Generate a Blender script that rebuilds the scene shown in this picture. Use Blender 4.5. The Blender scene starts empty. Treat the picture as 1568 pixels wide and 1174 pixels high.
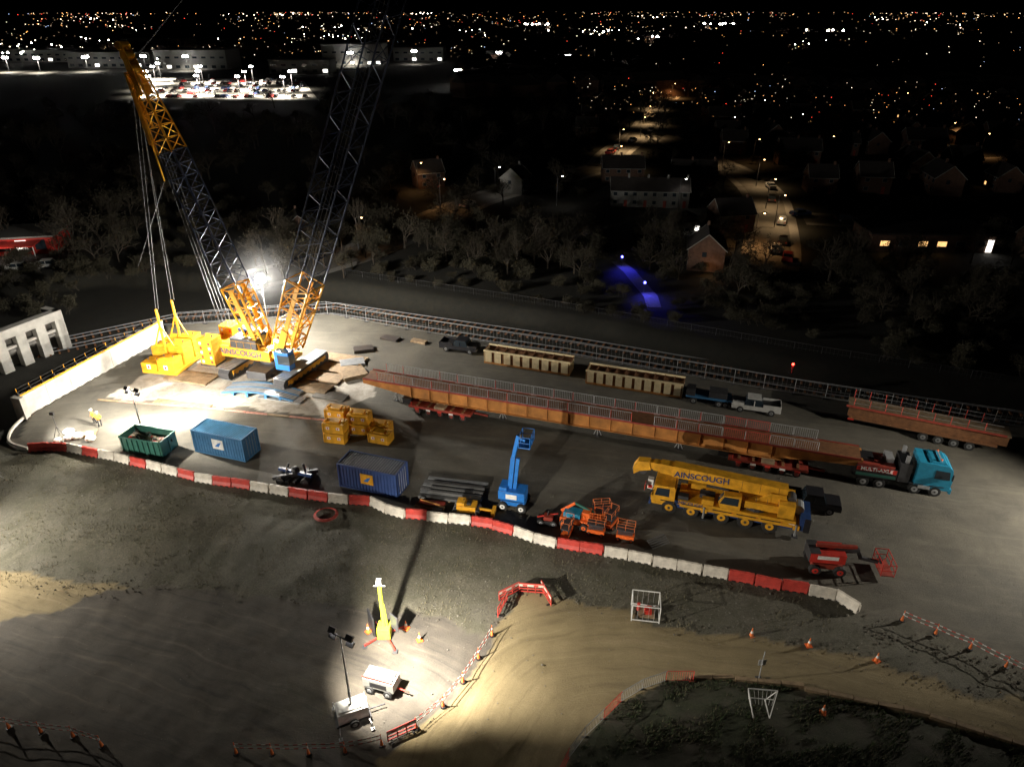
import bpy, math, random
import numpy as np
from mathutils import Vector, Matrix, noise
random.seed(7)
R=random.random
def U(a,b): return a+(b-a)*random.random()
scene=bpy.context.scene
COL=scene.collection
# ------------------------------------------------------------------ materials
MT={}
def mk(name,col,rough=.65,metal=0,var=.25,sc=2.5,bump=.1,es=0,ecol=None):
    m=bpy.data.materials.new(name); m.use_nodes=True
    nt=m.node_tree; b=nt.nodes['Principled BSDF']
    tc=nt.nodes.new('ShaderNodeTexCoord'); n=nt.nodes.new('ShaderNodeTexNoise')
    n.inputs['Scale'].default_value=sc; n.inputs['Detail'].default_value=6; n.inputs['Roughness'].default_value=.65
    nt.links.new(tc.outputs['Object'],n.inputs['Vector'])
    r=nt.nodes.new('ShaderNodeMapRange'); r.inputs[1].default_value=.3; r.inputs[2].default_value=.7
    nt.links.new(n.outputs['Fac'],r.inputs[0])
    mx=nt.nodes.new('ShaderNodeMix'); mx.data_type='RGBA'
    mx.inputs[6].default_value=[c*(1-var) for c in col]+[1]
    mx.inputs[7].default_value=[min(1,c*(1+var*.6)) for c in col]+[1]
    nt.links.new(r.outputs[0],mx.inputs[0]); nt.links.new(mx.outputs[2],b.inputs['Base Color'])
    b.inputs['Roughness'].default_value=rough; b.inputs['Metallic'].default_value=metal
    if bump:
        bp=nt.nodes.new('ShaderNodeBump'); bp.inputs['Strength'].default_value=bump; bp.inputs['Distance'].default_value=.05
        nt.links.new(n.outputs['Fac'],bp.inputs['Height']); nt.links.new(bp.outputs[0],b.inputs['Normal'])
    if es:
        b.inputs['Emission Color'].default_value=list(ecol or col)+[1]; b.inputs['Emission Strength'].default_value=es
        if es<300: m.cycles.emission_sampling='NONE'
    MT[name]=m; return m
mk('yellow',(.70,.34,.02),.45,var=.4,sc=1.2)
mk('yellow_steel',(.75,.38,.02),.5,var=.3,sc=.8)
mk('crane_blue',(.02,.05,.16),.4,var=.3)
mk('lattice',(.04,.055,.10),.5,.2)
mk('black',(.015,.015,.017),.5); mk('rubber',(.02,.02,.02),.85)
mk('darksteel',(.06,.06,.065),.5,.3); mk('steel',(.26,.27,.28),.5,.4); mk('galv',(.42,.43,.44),.45,.4)
mk('rope',(.12,.12,.12),.6,.3); mk('railsteel',(.06,.05,.045),.6,.3)
mk('white',(.75,.75,.73),.5); mk('red',(.52,.03,.02),.5,var=.35,sc=1.5); mk('barrier_red',(.56,.06,.045),.55,var=.45,sc=1)
mk('barrier_white',(.66,.61,.53),.55,var=.45,sc=1)
mk('orange',(.75,.13,.02),.5); mk('orange_light',(.8,.2,.05),.5)
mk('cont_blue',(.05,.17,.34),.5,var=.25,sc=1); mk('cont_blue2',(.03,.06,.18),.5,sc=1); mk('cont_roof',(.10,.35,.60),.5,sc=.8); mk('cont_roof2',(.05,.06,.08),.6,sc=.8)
mk('skip_green',(.03,.13,.10),.5,sc=1.2); mk('rubble',(.16,.13,.10),.9,var=.6,sc=6,bump=.8)
mk('lift_blue',(.02,.17,.55),.4); mk('teal',(.02,.22,.36),.35); mk('glass',(.02,.03,.04),.08,var=0,bump=0)
mk('rust',(.42,.17,.035),.75,var=.45,sc=.7); mk('rustdark',(.19,.08,.03),.8,var=.4)
mk('cream',(.68,.56,.34),.7,var=.2); mk('timber',(.24,.17,.10),.85,var=.45,sc=2,bump=.4)
mk('concrete',(.44,.42,.38),.85,var=.3,sc=.6,bump=.3); mk('concrete_dark',(.18,.17,.155),.85)
mk('redtrailer',(.27,.035,.02),.6,var=.4); mk('silver',(.45,.46,.48),.3,.5); mk('darkcar',(.03,.03,.035),.3,.3)
mk('brick',(.11,.06,.04),.85,var=.35,sc=1.5); mk('render_white',(.20,.20,.185),.8); mk('rooftile',(.024,.019,.017),.85,var=.35,sc=1)
mk('clad',(.20,.20,.19),.7); mk('board',(.25,.25,.23),.7); mk('pen_white',(.5,.5,.48),.6)
mk('asphalt',(.085,.078,.068),.85,var=.3,sc=.3); mk('bark',(.034,.026,.017),.9,var=.4); mk('leaf',(.028,.024,.011),.9,var=.5)
mk('grassm',(.028,.05,.014),.9,var=.5,sc=4); mk('drygrass',(.12,.105,.06),.9,var=.5); mk('skin',(.5,.3,.2),.6,bump=0); mk('hivis',(.9,.35,.03),.6,bump=0)
mk('hivis_y',(.55,.62,.04),.5); mk('stone',(.15,.14,.12),.9,var=.5,sc=5); mk('clod',(.09,.078,.06),.95,var=.5,sc=5); mk('tape',(.7,.68,.65),.6); mk('edge',(.36,.17,.13),.8,var=.4)
mk('win_warm',(.9,.6,.3),.5,es=1.6,ecol=(1,.55,.2)); mk('win_white',(.9,.9,.9),.5,es=4,ecol=(1,.95,.85))
mk('lamp_white',(1,1,1),.5,es=60,ecol=(1,.97,.92)); mk('lamp_warm',(1,1,1),.5,es=25,ecol=(1,.55,.2)); mk('lamp_red',(1,.1,.1),.5,es=12,ecol=(1,.05,.03))
mk('lamp_blue',(.1,.1,1),.5,es=20,ecol=(.08,.08,1)); mk('balloon',(1,1,1),.5,es=4000,ecol=(1,.95,.86))
# ------------------------------------------------------------------ mesh builder
class M:
    def __init__(s): s.v=[];s.f=[];s.k=[];s.T=Matrix.Identity(4)
    def add(s,vs,fs,k):
        o=len(s.v); T=s.T
        s.v+=[tuple(T@Vector(p)) for p in vs]
        s.f+=[tuple(o+i for i in f) for f in fs]; s.k+=[k]*len(fs)
    def box(s,x,y,z,sx,sy,sz,k,rz=0,tx=1,ty=1,rx=0,ry=0):
        a,b=sx/2,sy/2
        P=[(-a,-b,0),(a,-b,0),(a,b,0),(-a,b,0),(-a*tx,-b*ty,sz),(a*tx,-b*ty,sz),(a*tx,b*ty,sz),(-a*tx,b*ty,sz)]
        if rz or rx or ry:
            Q=Matrix.Rotation(rz,3,'Z')@Matrix.Rotation(ry,3,'Y')@Matrix.Rotation(rx,3,'X')
            P=[tuple(Q@Vector(p)) for p in P]
        s.add([(x+p[0],y+p[1],z+p[2]) for p in P],[(0,3,2,1),(4,5,6,7),(0,1,5,4),(1,2,6,5),(2,3,7,6),(3,0,4,7)],k)
    def tube(s,p,q,r,k,n=5,r2=None):
        p=Vector(p);q=Vector(q);d=q-p
        if d.length<1e-6:return
        d.normalize(); a=d.orthogonal().normalized(); b=d.cross(a); r2=r if r2 is None else r2
        vs=[]
        for c,rr in((p,r),(q,r2)):
            for i in range(n):
                t=2*math.pi*i/n; vs.append(tuple(c+a*math.cos(t)*rr+b*math.sin(t)*rr))
        fs=[(i,(i+1)%n,n+(i+1)%n,n+i) for i in range(n)]
        if n>3 or r>.02: fs+=[tuple(range(n-1,-1,-1)),tuple(range(n,2*n))]
        s.add(vs,fs,k)
    def beam(s,p,q,w,h,k):
        p=Vector(p);q=Vector(q);d=(q-p).normalized(); a=d.cross(Vector((0,0,1)))
        if a.length<1e-3:a=Vector((1,0,0))
        a.normalize();b=a.cross(d)
        vs=[tuple(c+a*i*w/2+b*j*h/2) for c in(p,q) for i,j in((-1,-1),(1,-1),(1,1),(-1,1))]
        s.add(vs,[(0,1,2,3),(7,6,5,4),(0,4,5,1),(1,5,6,2),(2,6,7,3),(3,7,4,0)],k)
    def prism(s,prof,y0,y1,k,s2=None):
        n=len(prof); vs=[(x,y0,z) for x,z in prof]+[(x,y1,z) for x,z in prof]
        s.add(vs,[tuple(range(n)),tuple(range(2*n-1,n-1,-1))]+[(i,n+i,n+(i+1)%n,(i+1)%n) for i in range(n)],k)
    def wheel(s,x,y,z,r,w,hub='steel'):
        s.tube((x,y-w/2,z),(x,y+w/2,z),r,'rubber',14)
        s.tube((x,y-w/2-.02,z),(x,y+w/2+.02,z),r*.55,hub,10)
        s.tube((x,y-w/2-.05,z),(x,y+w/2+.05,z),r*.2,'darksteel',6)
    def ball(s,c,r,k,seg=10,rings=7,sz=1):
        vs=[(c[0],c[1],c[2]+r*sz)]
        for i in range(1,rings):
            a=math.pi*i/rings
            for j in range(seg):
                t=2*math.pi*j/seg; vs.append((c[0]+r*math.sin(a)*math.cos(t),c[1]+r*math.sin(a)*math.sin(t),c[2]+r*sz*math.cos(a)))
        vs.append((c[0],c[1],c[2]-r*sz)); fs=[(0,1+j,1+(j+1)%seg) for j in range(seg)]
        for i in range(rings-2):
            for j in range(seg):
                a=1+i*seg+j;b=1+i*seg+(j+1)%seg; fs.append((a,a+seg,b+seg,b))
        L=len(vs)-1;o=1+(rings-2)*seg
        fs+=[(L,o+(j+1)%seg,o+j) for j in range(seg)]
        s.add(vs,fs,k)
    def mesh(s,name):
        me=bpy.data.meshes.new(name); me.from_pydata(s.v,[],s.f)
        ks=list(dict.fromkeys(s.k)); 
        for k in ks: me.materials.append(MT[k])
        ix={k:i for i,k in enumerate(ks)}
        me.polygons.foreach_set('material_index',[ix[k] for k in s.k]); me.update(); return me
    def obj(s,name,loc=(0,0,0),rz=0,bevel=0):
        return put(s.mesh(name),name,loc,rz,bevel)
def put(me,name,loc=(0,0,0),rz=0,bevel=0,sc=1):
    o=bpy.data.objects.new(name,me); COL.objects.link(o); o.location=loc; o.rotation_euler=(0,0,rz); o.scale=(sc,)*3 if not isinstance(sc,tuple) else sc
    if bevel:
        b=o.modifiers.new('bevel','BEVEL'); b.width=bevel; b.segments=2; b.limit_method='ANGLE'
    return o
def text(body,parent,loc,rot,size,k,name='lettering'):
    c=bpy.data.curves.new(name,'FONT'); c.body=body; c.size=size; c.extrude=.012; c.align_x='CENTER'; c.align_y='CENTER'; c.offset=.012*size
    o=bpy.data.objects.new(name,c); COL.objects.link(o); c.materials.append(MT[k]); o.parent=parent; o.location=loc; o.rotation_euler=rot; return o
def lamp(kind,loc,power,col=(1,.95,.86),target=None,size=90,blend=.4,rad=.15,name='lamp'):
    l=bpy.data.lights.new(name,kind); l.energy=power; l.color=col; l.shadow_soft_size=rad
    o=bpy.data.objects.new(name,l); COL.objects.link(o); o.location=loc
    if kind=='SPOT':
        l.spot_size=math.radians(size); l.spot_blend=blend
        o.rotation_euler=(Vector(target)-Vector(loc)).to_track_quat('-Z','Y').to_euler()
    return o
def interp(pts,step):
    out=[];carry=0
    for (x0,y0),(x1,y1) in zip(pts,pts[1:]):
        L=math.hypot(x1-x0,y1-y0); t=carry
        while t<L:
            out.append((x0+(x1-x0)*t/L,y0+(y1-y0)*t/L,math.atan2(y1-y0,x1-x0))); t+=step
        carry=t-L
    return out
# ------------------------------------------------------------------ layout (metres)
BARR=[(-49.1,60.6),(-45.6,60.9),(-38.6,58.8),(-30.9,55.8),(-23.5,54),(-17.6,52.5),(-12.4,51.8),(-10.7,50.3),(-5.4,49.4),(-1.4,48.6),(2.5,46.5),(5.8,45.7),(9.4,44.7),(16.6,42.6),(21.1,41.3),(24.4,40.5),(25.5,39.6),(26.1,38.2)]
PLAT=[(-53.5,68),(-51.5,63)]+BARR+[(28.7,38),(33,35.5),(50,27),(75,30),(75,62),(56,65.5),(40,71),(20,78.5),(-3,87.5),(-27,97.5),(-49.5,93),(-47.3,88.5)]
BANK=[(-90,61),(-52,61)]+BARR+[(28.7,38),(33,35.5),(50,27),(50,24),(33.3,31.1),(29,32.3),(25.2,34.5),(21,35.6),(17.2,36.5),(10.8,37.4),(8.6,39),(2.4,40.5),(.8,40.7),(-2.1,36.8),(-7,38.7),(-13,39.5),(-24.6,41.3),(-34.1,41.2),(-42,41.5),(-90,42)]
ROAD=[(-12,18),(-8.6,27),(-4.6,30.5),(-2.6,33.4),(-1.6,36.5),(.6,40.7),(2.4,40.5),(8.6,39),(10.8,37.4),(17.2,36.5),(21,35.6),(25.2,34.5),(29,32.3),(33.3,31.1),(50,24),(50,17),(31.3,27.9),(22,31.3),(18.1,32.4),(13.9,32.9),(10.3,32.7),(7.1,31.1),(4,28.1),(2.5,25),(1,18)]
GRASS=[(1,18),(2.5,25),(4,28.1),(7.1,31.1),(10.3,32.7),(13.9,32.9),(18.1,32.4),(22,31.3),(31.3,27.9),(50,17)]
SLAB=[(-45.5,76),(-43,81),(-39.8,84),(-25,82),(-16.6,75),(-16,72.5),(-20.4,67.5),(-34,70),(-47,71.8)]
LROAD=[(-90,49),(-42,43.6),(-38,42.6),(-30,41.4),(-36,38.4),(-45,36),(-90,36)]
CUT=[(-95,63),(-58,62),(-53.9,67.7),(-47.9,88.6),(-50.3,93.6),(-27.2,98.5),(-3,88.8),(20,79.8),(40,72.5),(57,66.8),(80,60),(80,68),(60,74),(40,80),(10,95),(-28,110),(-70,116),(-100,105)]
def pip(X,Y,P):
    ins=np.zeros(X.shape,bool); n=len(P)
    for i in range(n):
        x0,y0=P[i];x1,y1=P[(i+1)%n]
        if y0==y1: continue
        c=((Y<y0)!=(Y<y1))&(X<(x1-x0)*(Y-y0)/(y1-y0)+x0); ins^=c
    return ins
def axis(lo,hi,st,flo,fhi):
    a=list(np.arange(lo,hi+.01,st)); s=st;x=hi;out=a
    while x<fhi: s*=1.22;x+=s;out.append(x)
    s=st;x=lo;pre=[]
    while x>flo: s*=1.22;x-=s;pre.append(x)
    return np.array(pre[::-1]+out)
xs=axis(-78,62,.34,-14000,14000); ys=axis(22,118,.34,-300,16000)
X,Y=np.meshgrid(xs,ys); nx,ny=len(xs),len(ys)
Xf=X.ravel();Yf=Y.ravel(); N=len(Xf)
near=(Xf>-80)&(Xf<64)&(Yf>20)&(Yf<118)
jx=np.zeros(N);jy=np.zeros(N);n1=np.zeros(N);n2=np.zeros(N);n3=np.zeros(N)
for i in np.nonzero(near)[0]:
    x,y=Xf[i],Yf[i]
    q=noise.noise_vector(Vector((x*.45,y*.45,0))); jx[i],jy[i]=q.x*.7,q.y*.7
    n1[i]=noise.fractal(Vector((x*.25,y*.25,3)),1,2,4); n2[i]=noise.noise(Vector((x*1.6,y*1.6,9))); n3[i]=noise.noise(Vector((x*.7,y*.7,5)))
XJ=Xf+jx;YJ=Yf+jy
plat=pip(Xf,Yf,PLAT);bank=pip(XJ,YJ,BANK)&~plat;road=pip(XJ,YJ,ROAD);grass=pip(XJ,YJ,GRASS);slab=pip(XJ,YJ,SLAB)&plat
lroad=pip(XJ*1.0,YJ,LROAD)&~plat;cut=pip(Xf,Yf,CUT)&~plat
low=near&~plat&~bank&~road&~grass&~cut&(Yf<63)
def latalong(PL):
    best=np.full(N,1e9);lat=np.zeros(N);al=np.zeros(N);acc=0
    for (x0,y0),(x1,y1) in zip(PL,PL[1:]):
        L=math.hypot(x1-x0,y1-y0);ux,uy=(x1-x0)/L,(y1-y0)/L
        t=np.clip((Xf-x0)*ux+(Yf-y0)*uy,0,L); dx=Xf-x0-t*ux;dy=Yf-y0-t*uy; d=np.hypot(dx,dy)
        b=d<best; best[b]=d[b]; lat[b]=(np.sign(ux*dy-uy*dx)*d)[b]; al[b]=(acc+t)[b]; acc+=L
    return lat,al
def smooth(P,k=3):
    for _ in range(k):
        Q=[P[0]]
        for a,b in zip(P,P[1:]): Q+=[(a[0]*.75+b[0]*.25,a[1]*.75+b[1]*.25),(a[0]*.25+b[0]*.75,a[1]*.25+b[1]*.75)]
        P=Q+[P[-1]]
    return P
l1,a1=latalong(smooth([(-6,10),(-3.5,27),(0,34),(5,36.2),(12,35.3),(20,34),(27,31.5),(45,24)]))
l2,a2=latalong(smooth([(-110,50),(-42,42.5),(-27,38),(-12,32.5),(-4,28),(0,15)]))
l3,a3=latalong(smooth([(-60,60),(-30,68),(0,60),(30,52),(80,40)]))
lat=np.where(road,l1,np.where(low|lroad|bank,l2,l3)); al=np.where(road,a1,np.where(low|lroad|bank,a2,a3))
Z=np.zeros(N)
Z+=plat*(n1*.035+n2*.008); Z+=bank*(n1*.15+np.abs(n2)*.09+np.maximum(n3,0)*.10-.07)
Z+=low*(n1*.11+n2*.04+np.maximum(n3,0)*.07-.04); Z+=road*(n1*.05-.02+n2*.01); Z+=grass*(n1*.12+n2*.10)
wob=lat+n1*.7
Z+=(road|low|lroad)*(-.055)*(np.exp(-((np.abs(wob)-1.1)/.28)**2)+.8*np.exp(-((np.abs(wob-2.3)-1.0)/.25)**2)+.7*np.exp(-((np.abs(wob+2.6)-1.0)/.25)**2)+.7*np.exp(-((np.abs(wob+5.6)-1.0)/.25)**2)+.6*np.exp(-((np.abs(wob-5.2)-1.0)/.25)**2))
Z[slab]*=.3
C=np.where(cut,-2.4,0.).reshape(ny,nx)
for _ in range(14): C[1:-1,1:-1]=(C[1:-1,1:-1]+C[:-2,1:-1]+C[2:,1:-1]+C[1:-1,:-2]+C[1:-1,2:])/5
C=C.ravel(); C[plat]=0; C[bank]=np.minimum(0,C[bank]); Z+=C
me=bpy.data.meshes.new('ground')
idx=np.arange(N).reshape(ny,nx)
F=np.stack([idx[:-1,:-1],idx[:-1,1:],idx[1:,1:],idx[1:,:-1]],-1).reshape(-1,4)
me.vertices.add(N); me.vertices.foreach_set('co',np.stack([Xf,Yf,Z],-1).ravel())
me.loops.add(F.size); me.loops.foreach_set('vertex_index',F.ravel()); me.polygons.add(len(F))
me.polygons.foreach_set('loop_start',np.arange(0,F.size,4)); me.polygons.foreach_set('loop_total',np.full(len(F),4)); me.update(calc_edges=True)
me.polygons.foreach_set('use_smooth',np.ones(len(F),bool))
def attr(nm,r,g,b):
    a=me.color_attributes.new(nm,'FLOAT_COLOR','POINT'); a.data.foreach_set('color',np.stack([r,g,b,np.ones(N)],-1).astype(np.float32).ravel())
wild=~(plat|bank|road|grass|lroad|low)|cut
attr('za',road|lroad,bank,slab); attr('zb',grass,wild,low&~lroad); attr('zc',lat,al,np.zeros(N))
ground=bpy.data.objects.new('ground',me); COL.objects.link(ground)
gm=bpy.data.materials.new('ground_mix'); gm.use_nodes=True; nt=gm.node_tree; bs=nt.nodes['Principled BSDF']; bs.inputs['Roughness'].default_value=.88
me.materials.append(gm)
L=nt.links.new
def node(t,**k):
    n=nt.nodes.new(t)
    for a,b in k.items(): setattr(n,a,b)
    return n
tc=node('ShaderNodeTexCoord')
def nz(sc,det=5,ro=.6,dist=0,vec=None):
    n=node('ShaderNodeTexNoise'); n.inputs['Scale'].default_value=sc;n.inputs['Detail'].default_value=det;n.inputs['Roughness'].default_value=ro;n.inputs['Distortion'].default_value=dist
    L(vec or tc.outputs['Object'],n.inputs['Vector']); return n.outputs['Fac']
def ramp(f,a,b):
    m=node('ShaderNodeMapRange'); m.inputs[1].default_value=a;m.inputs[2].default_value=b; L(f,m.inputs[0]); return m.outputs[0]
def mth(op,a,b):
    m=node('ShaderNodeMath',operation=op)
    for i,v in((0,a),(1,b)):
        if isinstance(v,(int,float)): m.inputs[i].default_value=v
        else: L(v,m.inputs[i])
    return m.outputs[0]
def mixc(f,a,b):
    m=node('ShaderNodeMix',data_type='RGBA')
    if isinstance(f,(int,float)): m.inputs[0].default_value=f
    else: L(f,m.inputs[0])
    for s,v in((6,a),(7,b)):
        if isinstance(v,tuple): m.inputs[s].default_value=v+(1,)
        else: L(v,m.inputs[s])
    return m.outputs[2]
big=ramp(nz(.12,6,.65),.35,.68); med=ramp(nz(.9,6,.7,.6),.35,.65); fine=ramp(nz(7,5,.8),.35,.65); grit=ramp(nz(26,3,.8),.3,.7); patch=ramp(nz(.28,5,.7,.8),.42,.62)
Cc=node('ShaderNodeVertexColor',layer_name='zc'); vm=node('ShaderNodeVectorMath',operation='MULTIPLY'); L(Cc.outputs[0],vm.inputs[0]); vm.inputs[1].default_value=(1.9,.09,0)
wn=node('ShaderNodeTexNoise'); wn.inputs['Scale'].default_value=.16; wn.inputs['Detail'].default_value=2; L(tc.outputs['Object'],wn.inputs['Vector'])
wa=node('ShaderNodeVectorMath',operation='MULTIPLY'); L(wn.outputs['Color'],wa.inputs[0]); wa.inputs[1].default_value=(3.6,1.0,0)
wb=node('ShaderNodeVectorMath',operation='ADD'); L(vm.outputs[0],wb.inputs[0]); L(wa.outputs[0],wb.inputs[1])
trk=nz(1.0,4,.65,.2,wb.outputs[0]); trk1=mth('MULTIPLY',ramp(trk,.52,.66),mth('ADD',mth('MULTIPLY',patch,.5),.35)); trk2=mth('ADD',mth('MULTIPLY',ramp(trk,.28,.44),.75),.25)
hard=mixc(big,(.064,.059,.048),(.135,.122,.094)); hard=mixc(med,hard,mixc(.5,hard,(.12,.11,.088))); hard=mixc(ramp(trk,.5,.8),hard,mixc(.5,hard,(.19,.172,.132))); hard=mixc(mth('MULTIPLY',patch,.35),hard,(.05,.047,.042))
conc=mixc(med,(.30,.27,.225),(.5,.465,.41)); conc=mixc(mth('MULTIPLY',patch,.4),conc,(.24,.21,.17))
rd=mixc(big,(.18,.14,.07),(.28,.22,.118)); rd=mixc(trk1,rd,(.105,.08,.04)); rd=mixc(trk2,(.31,.25,.145),rd); rd=mixc(mth('MULTIPLY',med,.3),rd,(.155,.12,.06))
bk=mixc(fine,(.043,.039,.026),(.155,.14,.098)); bk=mixc(big,bk,mixc(.5,bk,(.10,.097,.085))); bk=mixc(patch,bk,mixc(.55,bk,(.048,.048,.025)))
lw=mixc(big,(.050,.043,.036),(.105,.090,.072)); lw=mixc(med,lw,mixc(.4,lw,(.12,.105,.082))); lw=mixc(trk1,lw,(.030,.027,.025)); lw=mixc(trk2,(.155,.135,.105),lw); lw=mixc(mth('MULTIPLY',patch,.4),lw,(.043,.038,.032))
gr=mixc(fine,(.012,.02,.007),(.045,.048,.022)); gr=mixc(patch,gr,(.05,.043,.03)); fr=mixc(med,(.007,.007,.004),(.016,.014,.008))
A=node('ShaderNodeVertexColor',layer_name='za');B=node('ShaderNodeVertexColor',layer_name='zb')
sa=node('ShaderNodeSeparateColor');sb=node('ShaderNodeSeparateColor');L(A.outputs[0],sa.inputs[0]);L(B.outputs[0],sb.inputs[0])
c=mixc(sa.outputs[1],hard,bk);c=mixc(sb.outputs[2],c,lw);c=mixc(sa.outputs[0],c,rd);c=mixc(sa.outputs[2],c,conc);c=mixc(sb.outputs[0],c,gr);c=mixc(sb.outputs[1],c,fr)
mul=node('ShaderNodeMix',data_type='RGBA',blend_type='MULTIPLY'); mul.inputs[0].default_value=.7; L(c,mul.inputs[6]); L(mixc(grit,(.5,.5,.5),(1.3,1.3,1.3)),mul.inputs[7])
L(mul.outputs[2],bs.inputs['Base Color'])
bp=node('ShaderNodeBump'); bp.inputs['Strength'].default_value=.42; bp.inputs['Distance'].default_value=.045; L(mth('ADD',fine,grit),bp.inputs['Height']); L(bp.outputs[0],bs.inputs['Normal'])
m=M()
oct=[(1,0,0),(-1,0,0),(0,1,0),(0,-1,0),(0,0,1),(0,0,-.6)]; of=[(0,2,4),(2,1,4),(1,3,4),(3,0,4),(2,0,5),(1,2,5),(3,1,5),(0,3,5)]
def rock(x,y,r,k): m.add([(x+a*r*U(.7,1.4),y+b*r*U(.7,1.4),.03+cc*r*U(.6,1)) for a,b,cc in oct],of,k)
bx=np.array([[U(-50,40),U(25,61)] for _ in range(14000)]); inb=pip(bx[:,0],bx[:,1],BANK)
for (x,y),ok in zip(bx,inb):
    if ok or R()<.10: rock(x,y,U(.02,.055)*(2 if R()<.03 else 1),'stone')
for x,y,t in interp([(-60,42),(-42,41.5),(-34,41.2),(-24.6,41.3),(-13,39.5),(-7,38.7),(-2.1,36.8),(.8,40.7),(2.4,40.5),(8.6,39),(10.8,37.4),(17.2,36.5),(21,35.6),(25.2,34.5),(29,32.3),(33.3,31.1)],.12):
    if noise.noise(Vector((x*.5,y*.5,7)))>-.1: rock(x+random.gauss(0,.5),y+random.gauss(0,.5),U(.02,.10),'clod')
for x,y,t in interp([(26.1,37.5),(28.5,35.8),(31,34.6),(36,31.5),(42,28)],.06): rock(x+random.gauss(0,.8),y+random.gauss(0,.6),U(.03,.12),'clod')
m.obj('rubble_stones')
m=M()
gx=np.array([[U(2,36),U(23,33)] for _ in range(22000)]); ing=pip(gx[:,0],gx[:,1],GRASS)
for (x,y),ok in zip(gx,ing):
    if ok and noise.noise(Vector((x*.5,y*.5,1)))+.5*noise.noise(Vector((x*1.7,y*1.7,1)))>-.05:
        for _ in range(3):
            a=U(0,6.3);h=U(.08,.28);w=.02;dx,dy=math.cos(a),math.sin(a)
            m.add([(x-dy*w,y+dx*w,0),(x+dy*w,y-dx*w,0),(x+dx*h*.6,y+dy*h*.6,h)],[(0,1,2)],'grassm' if R()<.7 else 'drygrass')
bx=np.array([[U(-50,26),U(37,60)] for _ in range(16000)]); inb=pip(bx[:,0],bx[:,1],BANK)
for (x,y),ok in zip(bx,inb):
    if not ok or noise.noise(Vector((x*.3,y*.3,4)))<-.05: continue
    for _ in range(2):
        a=U(0,6.3);h=U(.1,.22);dx,dy=math.cos(a),math.sin(a)
        m.add([(x-dy*.025,y+dx*.025,0),(x+dy*.025,y-dx*.025,0),(x+dx*h*.6,y+dy*h*.6,h)],[(0,1,2)],'drygrass')
m.obj('grass')
# ------------------------------------------------------------------ left wall, portal, rails
def line_local(p,q): return math.atan2(q[1]-p[1],q[0]-p[0]), math.hypot(q[0]-p[0],q[1]-p[1])
p,q=(-53.6,67.7),(-47.3,88.8); a,Ln=line_local(p,q)
m=M()
for i in range(7):
    s=Ln/7; m.box(s*(i+.5),.25,-2.5,s-.03,.55,4.7,'concrete'); m.box(s*(i+.5),.25,2.2,s-.01,.72,.18,'concrete')
m.box(-.3,.1,-2.5,.6,1.3,4.95,'concrete')
m.obj('retaining_wall',(p[0],p[1],0),a,.02)
m=M()
for i in range(15):
    x=i*Ln/14; m.box(x,.28,2.38,.12,.3,.5,'black'); m.tube((x,.28,2.4),(x,.28,3.3),.035,'yellow')
m.beam((0,.05,2.45),(Ln,.05,2.45),.06,.16,'yellow'); m.beam((0,.28,3.25),(Ln,.28,3.25),.05,.05,'black'); m.beam((0,.28,2.85),(Ln,.28,2.85),.05,.05,'black')
m.obj('wall_handrail',(p[0],p[1],0),a)
m=M(); pts=smooth([(-53.6,67.2),(-53.4,64.5),(-52.2,62),(-49.4,60.9)],2)
for i in range(len(pts)-1): m.beam((*pts[i],.12),(*pts[i+1],.12),.2,.24,'barrier_white')
m.obj('kerb')
p,q=(-72,70),(-62.4,91); a,Ln=line_local(p,q); m=M()
m.box(Ln/2,0,2.0,Ln,1.2,1.2,'concrete'); m.box(Ln/2,.3,-.2,Ln-.2,.6,.4,'concrete_dark')
for i in range(9): m.box(.6+i*(Ln-1.2)/8,0,-2.5,1.3,1.0,4.5,'concrete'); 
for i in range(8): m.box(.6+(i+.5)*(Ln-1.2)/8,.1,.35,1.4,.5,.35,'concrete')
m.box(Ln/2,1.6,-2.5,Ln,1,5.2,'concrete_dark'); m.box(Ln-.4,1,-2.5,.8,3,5.7,'concrete')
m.obj('bridge_abutment',(p[0],p[1],0),a,.02)
m=M()
RT=[(-95,80),(-64,91),(-52,99.5),(-28,104),(8,91),(39,78),(75,65.5)]
for off in(-1,.45,3.2,4.65):
    for (x0,y0),(x1,y1) in zip(RT,RT[1:]): m.beam((x0,y0+off-2,-2.1),(x1,y1+off-2,-2.1),.08,.14,'steel')
for x,y,t in interp(RT,1.1):
    m.box(x,y-2.3,-2.38,.25,2.5,.14,'rustdark',rz=t); m.box(x,y+1.9,-2.38,.25,2.5,.14,'rustdark',rz=t)
m.obj('railway_track')
# ------------------------------------------------------------------ barriers
def barrier_mesh(k):
    m=M(); prof=[(-.28,0),(.28,0),(.28,.16),(.13,.42),(.10,.9),(-.10,.9),(-.13,.42),(-.28,.16)]
    m.T=Matrix.Rotation(math.pi/2,4,'Z'); m.prism(prof,-.93,.93,k); m.T=Matrix.Identity(4)
    m.box(.97,0,.12,.10,.14,.66,k); 
    for x in(-.5,.5): m.box(x,0,.9,.28,.12,.05,k); 
    for x in(-.55,0,.55):
        m.box(x,-.275,.02,.3,.05,.1,'black'); m.box(x,.275,.02,.3,.05,.1,'black')
    return m.mesh('traffic_barrier')
bR,bW=barrier_mesh('barrier_red'),barrier_mesh('barrier_white')
P=interp(BARR,1.98)
for i,((x,y,t),(x2,y2,_)) in enumerate(zip(P,P[1:])):
    t=math.atan2(y2-y,x2-x)
    if 10<x<16.5: k='w'
    elif 16.5<x<20.5: k='r'
    else: k='r' if (i%4 in(0,1) if x>-10 else i%3==0 or i%5==1) else 'w'
    put(bR if k=='r' else bW,'traffic_barrier',((x+x2)/2+U(-.04,.04),(y+y2)/2+U(-.08,.08),0),t+U(-.05,.05),.015)
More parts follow.
